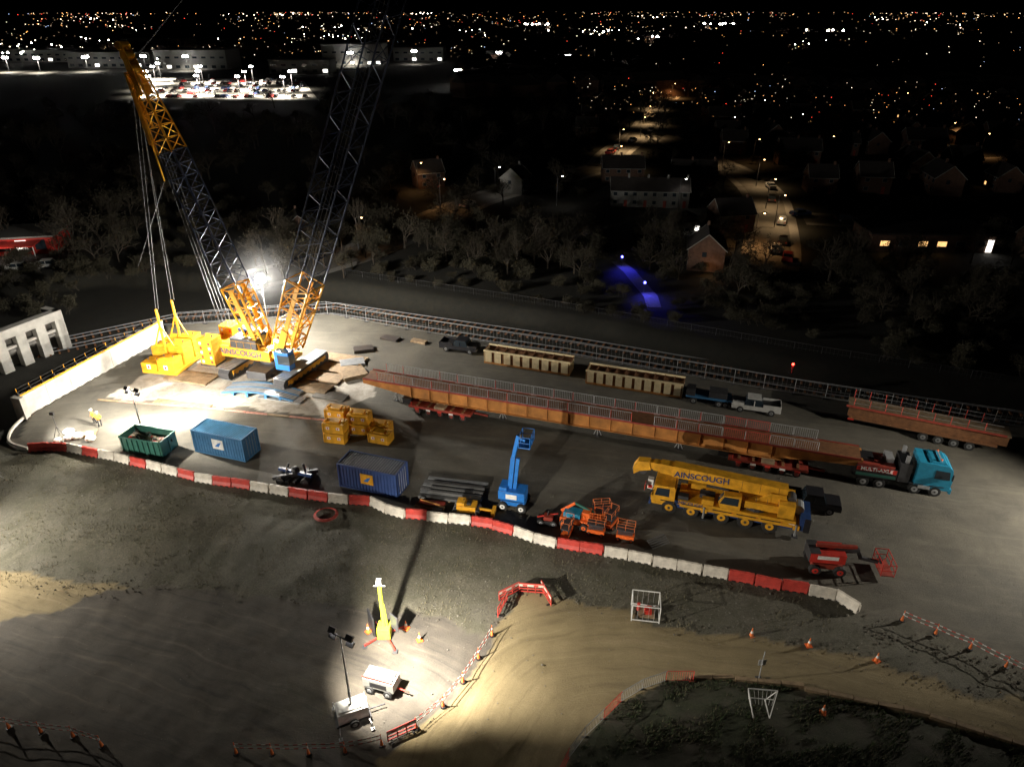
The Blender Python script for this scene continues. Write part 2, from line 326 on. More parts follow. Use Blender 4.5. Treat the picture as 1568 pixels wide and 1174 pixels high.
# ------------------------------------------------------------------ fences
def fence(name,pts,z,h=2.0,step=3.4,mat='galv',bars=7):
    m=M(); P=interp(pts,step)
    for (x0,y0,_),(x1,y1,_) in zip(P,P[1:]):
        m.tube((x0,y0,z),(x0,y0,z+h),.03,mat,4)
        for hh in(.1,.55,1): m.tube((x0,y0,z+h*hh),(x1,y1,z+h*hh),.02 if hh!=.55 else .01,mat,4)
        for i in range(1,bars): 
            f=i/bars; m.tube((x0+(x1-x0)*f,y0+(y1-y0)*f,z+h*.1),(x0+(x1-x0)*f,y0+(y1-y0)*f,z+h),.007,mat,3)
        m.box(x0,y0,z,.6,.22,.13,'darksteel')
    return m.obj(name)
BF=[(-47,92.6),(-27,96.8),(-20,93.6),(-14.5,91.2),(-7.2,88.4),(-3,86.6),(8.4,82.3),(20,77.6),(30,73.6),(40,70),(56,64.6)]
fence('site_fence',BF,0); 
fence('site_fence',[(-28,114),(8,99),(39,84),(60,75)],-.6,1.6,mat='darksteel')
fence('site_fence',[(-80,64),(-60,60),(-52,57.5),(-47,55)],0,1.2,2.5)
def ped(m,x0,y0,x1,y1,z,h,k,kp=None,n=12):
    m.tube((x0,y0,z+h),(x1,y1,z+h),.025,k,4); m.tube((x0,y0,z+.12),(x1,y1,z+.12),.02,k,4)
    for i in range(n+1):
        f=i/n; xx,yy=x0+(x1-x0)*f,y0+(y1-y0)*f; m.tube((xx,yy,z+.12),(xx,yy,z+h),.012 if 0<i<n else .03,k if 0<i<n or not kp else kp,3)
    m.box(x0,y0,z,.5,.08,.04,k); m.box(x1,y1,z,.5,.08,.04,k)
FC=[(2.6,25.6),(3.2,26.8),(4.0,28.1),(5.6,29.6),(7.1,31.1),(8.7,32.1),(10.3,32.7),(12.3,32.7)]
m=M(); PP=interp(FC,1.8)
for i,((x0,y0,_),(x1,y1,_)) in enumerate(zip(PP,PP[1:])): ped(m,x0,y0,x1,y1,0,1.0,'galv' if i%3 else 'barrier_red',n=12)
m.obj('pedestrian_barrier')
def plastic_barrier(x,y,rz,k='orange'):
    m=M(); 
    for z in(.12,.42,.9): m.box(0,0,z,1.9,.05,.09,k)
    m.box(0,0,.68,1.9,.06,.2,'barrier_white'); m.box(-.5,0,.69,.35,.066,.18,k); m.box(.35,0,.69,.35,.066,.18,k)
    for xx in(-.93,-.3,.3,.93): m.box(xx,0,.05,.07,.05,.93,k)
    for xx in(-.7,.7): m.box(xx,0,0,.12,.55,.06,'black')
    m.obj('plastic_barrier',(x,y,0),rz)
for a_ in [(-.7,39.2,1.2,'barrier_red'),(-.2,40.5,.6,'barrier_red'),(1.5,40.8,-.1,'barrier_red'),(2.6,40.3,-1.2,'barrier_red'),(-6.8,28.7,.5,'barrier_red')]: plastic_barrier(*a_)
cone=M()
cone.box(0,0,0,.42,.42,.05,'orange'); cone.tube((0,0,.05),(0,0,.32),.15,'orange_light',10,.10); cone.tube((0,0,.32),(0,0,.52),.10,'white',10,.065); cone.tube((0,0,.52),(0,0,.78),.065,'orange_light',10,.025)
coneM=cone.mesh('traffic_cone')
for x,y in [(17.2,36.6),(21,35.7),(25.2,34.4),(19.9,30.3),(-7.7,37.3),(-10.4,37),(-6.6,36.2)]: put(coneM,'traffic_cone',(x,y,0),U(0,3))
m=M();m.tube((0,0,0),(0,0,1.1),.05,'red',6);m.ball((0,0,1.3),.16,'lamp_red',6,5);m.box(0,0,0,.5,.5,.08,'black');m.tube((0,0,.7),(0,0,1.0),.14,'red',8);m.obj('warning_beacon',(34.9,79,-.6))
def tape(name,pts,step=2.2):
    m=M(); P=interp(pts,step)
    for i,((x0,y0,_),(x1,y1,_)) in enumerate(zip(P,P[1:])):
        for hz in(.95,.6):
            for j in range(8):
                f0,f1=j/8,(j+1)/8; sag=lambda f:hz-.25*f*(1-f)
                k='barrier_red' if j%2 else 'tape'
                m.beam((x0+(x1-x0)*f0,y0+(y1-y0)*f0,sag(f0)),(x0+(x1-x0)*f1,y0+(y1-y0)*f1,sag(f1)),.015,.06,k)
    for x,y,_ in P:
        m.tube((x,y,.05),(x,y,1.05),.03,'orange',5); m.tube((x,y,.0),(x,y,.10),.2,'black',8); m.tube((x,y,.1),(x,y,.5),.11,'orange_light',8,.05)
        m.tube((x,y,.62),(x,y,.8),.045,'white',6)
    m.obj(name)
tape('tape_barrier',[(-38,30.5),(-32.2,29.3),(-26.4,28.5),(-23.7,27.4)])
tape('tape_barrier',[(-16.7,27.5),(-13.2,27.4),(-9.3,27.6),(-7.8,28.1)])
tape('tape_barrier',[(-6,29.2),(-4.4,30.8),(-2.8,33.4),(-1.8,35.9),(-.9,37.7)])
tape('tape_barrier',[(28.7,38),(30.4,36.8),(31.8,35.9),(33.1,34.5),(34.6,33.1),(38,31)])
m=M(); kb=[(12,32.9),(13.9,32.95),(18.1,32.45),(22,31.35),(25.8,30.35),(31.3,28),(40,23.5)]
for (x0,y0,t) in interp(kb,1.5): m.box(x0+.7*math.cos(t),y0+.7*math.sin(t),-.02,1.44,.28,.24+U(-.02,.03),'timber',rz=t+U(-.03,.03))
m.obj('road_kerb')
# ------------------------------------------------------------------ lattice helper
def lattice(m,p0,p1,w0,w1,n,rc,rb,k):
    p0=Vector(p0);p1=Vector(p1);d=(p1-p0).normalized(); s=d.cross(Vector((0,0,1))).normalized(); t=s.cross(d)
    def cn(i,j): 
        f=j/n; c=p0.lerp(p1,f); w=(w0+(w1-w0)*f)/2; a,b=((-1,-1),(1,-1),(1,1),(-1,1))[i%4]; return c+s*a*w+t*b*w
    for j in range(n):
        for i in range(4):
            m.tube(cn(i,j),cn(i,j+1),rc,k,6)
            m.tube(cn(i,j),cn(i+1,j+1),rb,k,4) if j%2 else m.tube(cn(i+1,j),cn(i,j+1),rb,k,4)
            m.tube(cn(i,j+1),cn(i+1,j+1),rb,k,4)
# ------------------------------------------------------------------ crawler crane
root=bpy.data.objects.new('crawler_crane',None); COL.objects.link(root)
def child(m,name,loc=(0,0,0),rz=0,bevel=0,par=None):
    o=m.obj(name,loc,rz,bevel); o.parent=par or root; return o
tr=math.atan2(8,3)
def track(cx,cy,name):
    m=M(); Lh=4.6
    prof=[(-Lh,.45),(-Lh+.35,.05),(Lh-.35,.05),(Lh,.45),(Lh,1.0),(Lh-.4,1.4),(-Lh+.4,1.4),(-Lh,1.0)]
    m.prism(prof,-.75,.75,'darksteel')
    for i in range(26):
        x=-Lh+.4+i*(2*Lh-.8)/25; m.box(x,0,1.4,.26,1.7,.06,'steel'); m.box(x,0,.0,.26,1.7,.06,'steel')
    m.prism([(-Lh+.8,.5),(Lh-.8,.5),(Lh-.8,1.1),(-Lh+.8,1.1)],-.82,.82,'yellow')
    for i in range(9): m.tube((-3.6+i*.9,-.86,.45),(-3.6+i*.9,.86,.45),.25,'darksteel',10)
    child(m,name,(cx,cy,.1),tr)
track(-25.6,77.3,'crawler_track_a'); track(-33.0,80.0,'crawler_track_b')
ax=math.atan2(-.28,.96)
m=M()
m.box(0,0,.7,2.6,7.6,1.0,'darksteel'); m.tube((0,0,1.6),(0,0,2.1),1.6,'darksteel',20)
m.box(-3.2,0,2.1,10.2,2.2,1.5,'yellow'); m.box(-3.4,-1.45,2.15,8.4,.7,1.35,'yellow'); m.box(-3.4,1.45,2.15,8.4,.7,1.35,'yellow')
m.box(-2.6,-1.3,3.5,3.6,1.0,1.2,'darksteel'); m.box(-3.0,1.3,3.5,4,1.0,1.3,'crane_blue')
for i in range(3): m.tube((-1.2-i*1.6,-.7,4.0),(-1.2-i*1.6,.7,4.0),.55,'steel',14)
m.box(3.0,-2.0,1.8,1.9,1.2,2.2,'lift_blue'); m.box(3.25,-2.0,2.5,1.6,1.24,1.2,'glass'); m.box(3.0,-2,4.0,2.0,1.3,.12,'lift_blue')
m.box(2.2,0,2.0,2.0,3.0,.5,'yellow_steel')
for y in(-1.35,1.35):
    m.beam((1.0,y,2.6),(1.9,y,4.6),.25,.5,'yellow_steel'); m.beam((-.8,y,2.6),(-1.2,y,4.8),.25,.5,'yellow_steel')
for i in range(9): m.tube((-7.5+i,-1.85,3.5),(-7.5+i,-1.85,4.4),.025,'yellow',4)
m.tube((-7.5,-1.85,4.4),(.5,-1.85,4.4),.025,'yellow',4)
sup=child(m,'superstructure',(-29.3,78.5,0),ax,.02)
text('AINSCOUGH',sup,(-3.2,-1.82,2.85),(math.pi/2,0,0),1.0,'crane_blue')
m=M()
for y in(-2.1,2.1):
    for j in range(6): m.box(0,y,1.5+j*.55,2.0,1.9,.53,'yellow')
    m.box(0,y,1.3,2.2,2.0,.2,'darksteel')
    for j in range(5): m.box(-.6,y-.956,1.7+j*.6,.3,.02,.35,'red' if j%2 else 'white'); m.box(.6,y-.956,1.7+j*.6,.3,.02,.35,'white' if j%2 else 'red')
    m.tube((-.5,y,4.8),(-.5,y,5.1),.08,'darksteel'); m.tube((.5,y,4.8),(.5,y,5.1),.08,'darksteel')
child(m,'rear_counterweight',(-36.0,80.2,0),ax,.03)
m=M()
m.box(0,0,.35,4.6,6.6,.35,'yellow_steel')
for bx_,by_,hh in((-1.2,-2.4,2),(1.0,-2.3,3),(-1.2,0,4),(1.1,0,5),(-1.2,2.3,4),(1.0,2.3,5)):
    for j in range(hh): m.box(bx_+U(-.03,.03),by_,.72+j*.52,2.05,1.95,.5,'yellow')
    m.box(bx_,by_-.98,1.0,.5,.02,.6,'white'); m.box(bx_,by_-.99,1.1,.25,.02,.35,'red')
    for s_ in(-.6,.6): m.tube((bx_+s_,by_,.72+hh*.52),(bx_+s_,by_,1.0+hh*.52),.07,'darksteel')
for y in(-1.2,1.9):
    m.beam((0,y,.7),(0,y,8.0),.22,.22,'yellow_steel'); m.beam((-1.2,y,3.3),(0,y,6.0),.14,.14,'yellow_steel'); m.beam((1.2,y,3.3),(0,y,6.0),.14,.14,'yellow_steel')
child(m,'ballast_tray',(-42.3,80.2,0),ax+.1,.03)
F0=Vector((-27.4,78.0,3.0)); BD=Vector((14.7,-6,34.5)); 
m=M()
def Bp(s): return F0+BD*s
sd=BD.cross(Vector((0,0,1))).normalized()
for sg in(-1,1): m.beam(Bp(0)+sd*sg*1.3,Bp(.10)+sd*sg*1.4,.35,.9,'yellow_steel')
lattice(m,Bp(.02),Bp(.27),2.6,3.0,5,.13,.08,'yellow_steel'); 
m.beam(Bp(.06)+sd*-1.4,Bp(.26)+sd*-1.4,.05,.5,'yellow_steel'); m.beam(Bp(.06)+sd*1.4,Bp(.26)+sd*1.4,.05,.5,'yellow_steel')
child(m,'boom_foot')
m=M(); lattice(m,Bp(.275),Bp(1.75),3.0,2.6,26,.095,.042,'lattice')
for s_ in(-1,1): m.tube(Bp(.28)+sd*s_*.5,Bp(1.75)+sd*s_*.3,.025,'rope',4)
child(m,'main_boom')
D0=Vector((-30.2,78.8,3.0)); DD=Vector((-10.0,3.2,31.7))
def Dp(s): return D0+DD*s
m=M(); lattice(m,Dp(.02),Dp(.25),2.0,2.4,5,.12,.08,'yellow_steel')
for sg in(-1,1):
    sd2=DD.cross(Vector((0,0,1))).normalized(); m.beam(Dp(0)+sd2*sg,Dp(.24)+sd2*sg*1.2,.2,.6,'yellow_steel')
child(m,'derrick_foot')
m=M(); lattice(m,Dp(.255),Dp(.72),2.4,2.2,11,.085,.04,'lattice'); child(m,'derrick_mast')
m=M(); lattice(m,Dp(.72),Dp(.97),2.2,1.3,6,.10,.06,'yellow_steel')
for sg in(-1,1): m.beam(Dp(.9)+sd2*sg*.7,Dp(1.06)+sd2*sg*.4,.12,.8,'yellow_steel')
for s_ in(.98,1.02,1.05): m.tube(Dp(s_)-sd2*.6,Dp(s_)+sd2*.6,.45,'yellow',12)
m.beam(Dp(.97)+Vector((-.9,0,0)),Dp(.74)+Vector((-1.9,0,.0)),.4,.5,'yellow'); m.beam(Dp(.97)+Vector((-.9,0,0)),Dp(.8)+Vector((-.9,0,0)),.25,.25,'yellow')
m.tube(Dp(.74)+Vector((-1.9,0,0)),Dp(.70)+Vector((-1.8,0,-2.6)),.10,'yellow'); 
child(m,'derrick_head')
m=M()
hd=Dp(1.0)
for tx,ty,tz in((-42.2,79.0,8.0),(-42.0,82.1,8.0),(-42.5,79.0,8.0),(-41.6,82.1,8.0)): m.tube(hd+Vector((U(-.5,.5),0,-1)),(tx,ty,tz),.03,'rope',4)
for i in range(4): m.tube(hd+Vector((.3*i-.4,0,-.5)),(-35.5+.2*i,80+.5*i,4.8),.02,'rope',4)
for i in range(4): m.tube(hd+Vector((0,.2*i,0)),Bp(1.74)+sd*(.4*i-.6),.015,'black',4)
m.tube(Dp(.70)+Vector((-1.8,0,-2.6)),(-43.9,80.2,13),.025,'rope',4)
child(m,'pendant_ropes')
# ------------------------------------------------------------------ light towers
def light_tower(name,x,y,h,aim,spots,body='white',mast='galv',rz=0,heads=4):
    r=bpy.data.objects.new(name,None); COL.objects.link(r); r.location=(x,y,0)
    m=M()
    m.T=Matrix.Rotation(rz,4,'Z')
    m.box(0,0,.45,1.9,1.1,.85,body); m.box(0,0,1.3,1.7,.9,.12,body); m.box(0,0,.3,2.2,1.2,.12,'darksteel'); m.beam((1,0,.4),(2.1,0,.35),.08,.08,'darksteel')
    for yy in(-.65,.65): m.wheel(0,yy,.3,.3,.18)
    for xx,yy in((-1,-1.2),(-1,1.2),(1,-1.2),(1,1.2)): m.beam((xx*.9,yy*.4,.35),(xx,yy,.35),.07,.07,'galv'); m.tube((xx,yy,.0),(xx,yy,.6),.04,'galv'); m.box(xx,yy,0,.25,.25,.04,'galv')
    m.box(-.956,0,.6,.02,.7,.45,'black')
    o=m.obj('generator_body',(0,0,0),0,.02); o.parent=r
    m=M(); n=4
    for i in range(n): m.tube((0,0,.9+(h-1.3)*i/n),(0,0,.9+(h-1.3)*(i+1)/n+.1),.09-.014*i,mast,8)
    d=Vector((aim[0]-x,aim[1]-y,0)).normalized(); s=Vector((-d.y,d.x,0))
    m.beam(Vector((0,0,h-.35))-s*.8,Vector((0,0,h-.35))+s*.8,.07,.07,'darksteel')
    for i in range(heads):
        c=s*((i%2)*1.0-.5)*1.3+Vector((0,0,h-.15-.45*(i//2)))
        tlt=d*.8-Vector((0,0,.6)); tlt.normalize()
        m.beam(c-tlt*.0,c+tlt*.16,.5,.36,'darksteel'); m.beam(c+tlt*.161,c+tlt*.175,.44,.30,'lamp_white')
    o=m.obj('mast'); o.parent=r
    for (tx,ty,tz,pw,sz,bl) in spots:
        l=lamp('SPOT',(x+d.x*.5,y+d.y*.5,h-.2),pw,(1,.925,.79),(tx,ty,tz),sz,bl,.2,name='floodlight'); l.parent=r; l.location=(d.x*.5,d.y*.5,h-.2)
    return r
light_tower('lighting_tower',-10.1,29.9,7.6,(-6.5,36.5),[(-7.0,33.4,0,31000,82,.9),(2,43,0,26000,106,.5)],rz=.4)
light_tower('lighting_tower',-38.6,63.2,5.9,(-33,78),[(-39,72,0,33000,130,.6),(-20,66,0,19000,125,.6),(-46,63.5,0,18000,115,.8)],rz=.4)
light_tower('lighting_tower',-48.5,43.0,8,(-30,46),[(-40,45,0,27000,122,.7)],rz=1.4)
light_tower('lighting_tower',58,45,11,(36,50),[(35,49.5,0,46000,98,.9)],rz=1.4)
r=bpy.data.objects.new('balloon_lighting_tower',None); COL.objects.link(r); r.location=(-32,86,0)
m=M(); m.box(0,0,.4,1.8,1.1,.9,'yellow'); m.wheel(0,-.6,.3,.3,.2); m.wheel(0,.6,.3,.3,.2); m.tube((0,0,1),(0,0,8.8),.07,'galv',8); m.box(0,0,0,2.4,2.2,.1,'darksteel')
o=m.obj('mast'); o.parent=r
m=M(); m.ball((0,0,9.35),.6,'balloon',14,9,1); o=m.obj('balloon'); o.parent=r
# scatter volume added around the lamp to imitate lens bloom, thinning with distance
vmat=bpy.data.materials.new('bloom_volume'); vmat.use_nodes=True; vn=vmat.node_tree; vn.nodes.remove(vn.nodes['Principled BSDF'])
vs_=vn.nodes.new('ShaderNodeVolumeScatter'); vt=vn.nodes.new('ShaderNodeTexCoord'); vl=vn.nodes.new('ShaderNodeVectorMath'); vl.operation='LENGTH'; vr=vn.nodes.new('ShaderNodeMapRange'); vr.interpolation_type='SMOOTHERSTEP'
vr.inputs[1].default_value=0; vr.inputs[2].default_value=6.8; vr.inputs[3].default_value=.0024; vr.inputs[4].default_value=0
vn.links.new(vt.outputs['Object'],vl.inputs[0]); vn.links.new(vl.outputs['Value'],vr.inputs[0]); vn.links.new(vr.outputs[0],vs_.inputs['Density']); vn.links.new(vs_.outputs[0],vn.nodes['Material Output'].inputs['Volume']); MT['bloom_volume']=vmat
m=M(); m.ball((0,0,0),7,'bloom_volume',24,16,1); m.obj('lamp_bloom',(-32,86,9.35))  # added glow ball, stands in for the lamp's lens bloom
r=bpy.data.objects.new('work_light',None); COL.objects.link(r); r.location=(-47.6,63.4,0)
m=M()
for t in(0,2.1,4.2): m.tube((.6*math.cos(t),.6*math.sin(t),0),(0,0,1.2),.03,'darksteel')
m.tube((0,0,1),(0,0,2.6),.03,'darksteel'); m.box(0,0,2.6,.4,.2,.3,'darksteel'); m.box(0,.11,2.64,.34,.02,.22,'lamp_white')
o=m.obj('tripod'); o.parent=r; l=lamp('SPOT',(.1,.3,2.7),2600,(1,.95,.85),(1.6,1.2,0),140,.6); l.parent=r
r=bpy.data.objects.new('lighting_tower',None); COL.objects.link(r); r.location=(-9.1,36.5,0)
m=M(); m.box(0,0,.25,.9,.9,.9,'hivis_y'); m.tube((0,0,.8),(0,0,5.2),.14,'hivis_y',8); m.tube((.25,0,.8),(.1,0,3.2),.10,'hivis_y',6)
for a_ in range(4):
    t=a_*math.pi/2+.6; m.beam((0,0,.35),(1.6*math.cos(t),1.6*math.sin(t),.15),.10,.10,'red'); m.box(1.6*math.cos(t),1.6*math.sin(t),0,.35,.35,.07,'darksteel')
m.box(-.9,.1,.5,.12,1.2,1.7,'black',rz=.5); m.box(.8,-.2,1.0,.1,.8,1.3,'darksteel',rz=.8); m.box(0,0,5.1,.35,.35,.35,'white'); m.beam((-.4,0,4.9),(.4,0,4.9),.06,.06,'white')
o=m.obj('mast',(0,0,0),0,.01); o.parent=r
m=M(); m.box(0,0,.45,2.2,1.1,.75,'board'); m.box(0,0,1.2,1.9,.9,.15,'steel'); m.box(0,-.556,.6,1.2,.02,.4,'black')
for x in(-.6,.7):
    for y in(-.6,.6): m.wheel(x,y,.3,.3,.2)
m.beam((1.1,0,.4),(2,0,.3),.08,.08,'red'); m.beam((-1.1,-.5,1.35),(1.1,-.5,1.35),.06,.06,'red')
m.obj('generator',(-8.6,32.2,0),-.3,.03)
# ------------------------------------------------------------------ containers
def corr(m,x0,x1,y,z0,z1,n,d,k):
    vs=[];pts=[]
    for i in range(n):
        f=(x1-x0)/n; a=x0+i*f; pts+=[(a,0),(a+f*.4,0),(a+f*.5,d),(a+f*.9,d)]
    pts.append((x1,0))
    for x,o in pts: vs+=[(x,y+o,z0),(x,y+o,z1)]
    m.add(vs,[(2*i,2*i+2,2*i+3,2*i+1) for i in range(len(pts)-1)],k)
def container(x,y,rz,body,roof,logo,bg):
    m=M(); Lx,W,H=6.06,2.44,2.59
    corr(m,-Lx/2+.1,Lx/2-.1,-W/2+.04,.18,H-.12,18,.05,body); corr(m,-Lx/2+.1,Lx/2-.1,W/2-.06,.18,H-.12,18,.04,body)
    m.T=Matrix.Rotation(math.pi/2,4,'Z'); corr(m,-W/2+.1,W/2-.1,-Lx/2+.04,.18,H-.12,7,.03,body); m.T=Matrix.Identity(4)
    m.box(-Lx/2+.03,0,.18,.05,W-.2,H-.3,body)
    vs=[];n=22
    for i in range(n*2+1):
        xx=-Lx/2+.1+i*(Lx-.2)/(n*2); z=H-.03-(.06 if i%2 else 0); vs+=[(xx,-W/2+.1,z),(xx,W/2-.1,z)]
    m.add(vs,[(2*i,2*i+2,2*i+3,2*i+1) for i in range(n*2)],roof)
    for sx in(-1,1):
        for sy in(-1,1): m.box(sx*(Lx/2-.07),sy*(W/2-.07),0,.16,.16,H,body)
    for sy in(-1,1): m.box(0,sy*(W/2-.05),0,Lx-.3,.1,.18,body); m.box(0,sy*(W/2-.05),H-.12,Lx-.3,.1,.12,body)
    for sx in(-1,1): m.box(sx*(Lx/2-.05),0,0,.1,W-.3,.18,body); m.box(sx*(Lx/2-.05),0,H-.12,.1,W-.3,.12,body)
    for yy in(-.6,-.2,.2,.6): m.tube((Lx/2+.03,yy,.2),(Lx/2+.03,yy,H-.15),.02,'galv',5)
    m.box(0,-W/2+.01,.9,1.3,.04,1.1,bg); o=m.obj('shipping_container',(x,y,0),rz)
    m2=M(); m2.prism([(-.35,1.2),(.1,1.2),(.45,1.75),(.05,1.6)],-W/2-.03,-W/2-.015,logo); c=m2.obj('logo'); c.parent=o
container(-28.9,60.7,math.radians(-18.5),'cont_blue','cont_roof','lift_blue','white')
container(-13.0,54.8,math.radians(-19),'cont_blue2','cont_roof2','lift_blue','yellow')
m=M(); W,Lx,H=2.3,4.7,1.7
m.box(0,0,.1,Lx,W,.12,'skip_green')
for sy in(-1,1):
    m.box(0,sy*W/2,.1,Lx,.06,H,'skip_green'); m.box(0,sy*(W/2+.03),H+.05,Lx+.1,.12,.12,'skip_green')
    for i in range(8): m.box(-Lx/2+.2+i*(Lx-.4)/7,sy*(W/2+.07),.15,.1,.1,H-.1,'skip_green')
for sx in(-1,1): m.box(sx*Lx/2,0,.1,.06,W,H,'skip_green'); m.box(sx*(Lx/2+.03),0,H+.05,.12,W,.12,'skip_green'); m.box(sx*(Lx/2+.06),0,.15,.1,.1,H-.1,'skip_green')
for _ in range(60): m.box(U(-2.1,2.1),U(-.95,.95),U(.7,1.1),U(.2,.9),U(.1,.5),U(.05,.3),random.choice(['rubble','rubble','timber','red','rubble','white','stone']),rz=U(0,3),rx=U(-.4,.4))
m.box(0,0,.2,Lx-.1,W-.1,.75,'rubble')
m.obj('waste_skip',(-36.9,61.0,0),math.radians(-14))
def cwblock(x,y,z,rz,sx=2.3,sy=1.4,sz=1.1):
    m=M(); m.box(0,0,.05,sx,sy,sz,'yellow'); m.box(0,0,0,sx-.3,sy-.3,.05,'darksteel')
    m.box(0,0,sz+.05,sx*.5,sy*.6,.12,'yellow')
    for s_ in(-1,1):
        m.box(s_*(sx/2-.25),0,sz+.05,.22,.5,.2,'yellow'); m.tube((s_*(sx/2-.25),-.3,sz+.15),(s_*(sx/2-.25),.3,sz+.15),.06,'darksteel',6)
        m.box(s_*.55,-sy/2-.005,.5,.35,.02,.3,'white'); m.box(s_*.55,-sy/2-.012,.56,.16,.02,.18,'red'); m.box(s_*(sx/2-.08),-sy/2-.02,.1,.12,.08,sz-.1,'yellow')
    m.obj('counterweight_block',(x,y,z),rz,.03)
for a_ in [(-18.2,62.6,0,-.2),(-18.2,62.6,1.2,-.18),(-13.6,62.5,0,-.3),(-16.0,64.3,0,-.2),(-16,64.3,1.25,-.15),(-18.6,65.3,0,-.2),(-18.6,65.3,1.25,-.25),(-16.9,66.6,0,-.2),(-13.9,64.3,0,-.2)]: cwblock(*a_)
def matstack(x,y,rz,n,Lx=5,w=.3,h=.25,k='timber',lay=1,name='crane_mat'):
    m=M()
    for l in range(lay):
        for i in range(n): m.box(U(-.04,.04),(i-n/2+.5)*w*1.04,l*h,Lx,w,h-.01,k,rz=U(-.004,.004))
    m.obj(name,(x,y,0.02),rz,.01)
for i in range(4): matstack(-24.3+i*.9,74.2+i*2.5,-.28,7,6,k='timber')
matstack(-26.5,71.6,-.28,5,5.5,k='steel',h=.12); matstack(-21,72.0,-.3,5,4.0,k='concrete_dark',h=.15); matstack(-19.4,77.3,.5,8,3,k='timber',lay=2); matstack(-20.2,80.6,.3,6,3,k='steel',lay=2,h=.15)
matstack(-39,76.5,-.28,8,6,k='timber'); matstack(-37.4,70.2,-.2,3,7,k='timber',h=.12); matstack(-19.5,84.5,.3,5,2.5,k='railsteel',lay=2,h=.2)
matstack(-16.5,88.0,-.4,4,2.5,k='railsteel',h=.3); matstack(-12.5,87.0,-.4,3,2.2,k='timber',h=.3)
m=M()
for i in range(9):
    y=-1.2+i*.3
    pr=[(-4.6+j*.92,.12+.55*math.sin(math.pi*j/10)) for j in range(11)]
    for (x0,z0),(x1,z1) in zip(pr,pr[1:]): m.beam((x0,y,z0),(x1,y,z1),.24,.12,'steel' if i%4 else 'cont_blue')
for s_ in(-1,1): m.box(s_*3,0,0,.3,2.7,.3,'cont_blue'); m.box(s_*1.2,0,.0,.3,2.7,.5,'cont_blue')
m.obj('access_ramp',(-29.2,72.9,0),-.22)
m=M()
for i,(x0,y0,t) in enumerate(interp([(-47.6,71.2),(-34,69.2),(-20.4,66.6)],2.6)): m.box(x0+1.3*math.cos(t),y0+1.3*math.sin(t),0,2.5,.22,.12,'edge' if i%4 else 'timber',rz=t)
m.obj('edge_beam')
m=M()
for i in range(6): m.box(U(-.2,.2),-1.4+i*.52,.1+.02*i,5.8,.42,.28,'steel' if i%2 else 'rope',rz=U(-.02,.02)); 
for x in(-2,0,2): m.box(x,0,0,.2,3.3,.1,'timber')
for i in range(3): m.box(.4,-1+i*.6,.42,5,.3,.25,'rope')
m.obj('steel_beam_stack',(-5.4,53.7,0),-.2,.01)
m=M()
for i in range(4): m.box(-1.5+i,0,.1,.3,2.4,.4,'black',rz=U(-.3,.3)); 
m.beam((-2,-.8,.5),(2,.6,.7),.3,.35,'darksteel'); m.beam((-2,.8,.5),(1.8,-.6,.9),.3,.3,'crane_blue'); m.tube((-1,0,.5),(-.6,.1,1.7),.12,'darksteel'); m.tube((1,0,.5),(.7,.3,1.6),.12,'darksteel'); m.ball((0,0,1),.4,'darksteel')
m.wheel(-1.2,-1,.4,.4,.25,'darksteel'); m.wheel(1.2,-1,.4,.4,.25,'darksteel')
m.obj('lifting_beam',(-20.6,55.8,0),-.1,.02)
m=M()
m.box(0,0,.4,1.7,1.1,.6,'yellow'); m.box(-.5,0,1.0,.7,.9,.3,'yellow'); m.tube((-.9,-.55,.35),(-.9,.55,.35),.35,'darksteel',14); m.tube((.9,-.55,.35),(.9,.55,.35),.35,'darksteel',14)
m.box(.2,0,.95,.4,.5,.25,'black'); m.tube((-.2,0,1),(-.3,0,1.5),.03,'black'); m.beam((.9,0,.5),(2.3,0,.4),.2,.3,'yellow'); m.box(2.4,0,.1,.3,1.2,.5,'yellow')
m.obj('compact_roller',(-4.0,50.7,0),-.15,.03)
m=M()
for i in range(3): m.tube((-1.5,-.3+i*.3,.15),(1.3,-.2+i*.3,.15),.1,'timber',8)
m.box(0,.4,0,2.4,.6,.3,'redtrailer'); m.box(.8,-.6,0,.9,.5,.4,'darksteel'); m.beam((-1.2,.6,.3),(1.0,-.5,.8),.12,.12,'rust'); m.wheel(-1,.8,.3,.3,.2)
m.obj('drilling_attachment',(-7.3,51.4,0),-.2,.02)
m=M()
m.box(0,0,.35,2.6,1.4,.5,'orange'); m.box(-.3,0,.85,1.5,1.0,.45,'teal'); m.box(.9,.1,.85,.7,.9,.7,'orange')
for x in(-.9,.9):
    for y in(-.8,.8): m.wheel(x,y,.38,.38,.3,'orange')
m.beam((-1.4,.2,.9),(-.2,.2,2.0),.18,.22,'orange'); m.beam((-.2,.2,2.0),(1.5,.3,1.3),.16,.2,'skip_green'); m.box(1.8,.3,.6,.8,1.0,.08,'orange')
for x in(1.45,2.15):
    for y in(-.15,.75): m.tube((x,y,.6),(x,y,1.6),.03,'orange')
m.tube((1.45,-.15,1.6),(2.15,-.15,1.6),.03,'orange');m.tube((1.45,.75,1.6),(2.15,.75,1.6),.03,'orange')
put(m.mesh('boom_lift'),'boom_lift',(5.6,49.2,0),-.35,.02)
m=M()
m.box(0,0,.3,1.9,.9,.45,'orange')
for x in(-.7,.7):
    for y in(-.5,.5): m.wheel(x,y,.22,.22,.16,'orange')
for j in range(4):
    z=.8+j*.14; m.beam((-.8,-.35,z),(.8,-.35,z+.14),.06,.08,'darksteel'); m.beam((.8,.35,z),(-.8,.35,z+.14),.06,.08,'darksteel')
m.box(0,0,1.4,2.0,.95,.1,'darksteel')
for x in(-.95,0,.95):
    for y in(-.45,.45): m.tube((x,y,1.5),(x,y,2.3),.022,'orange_light')
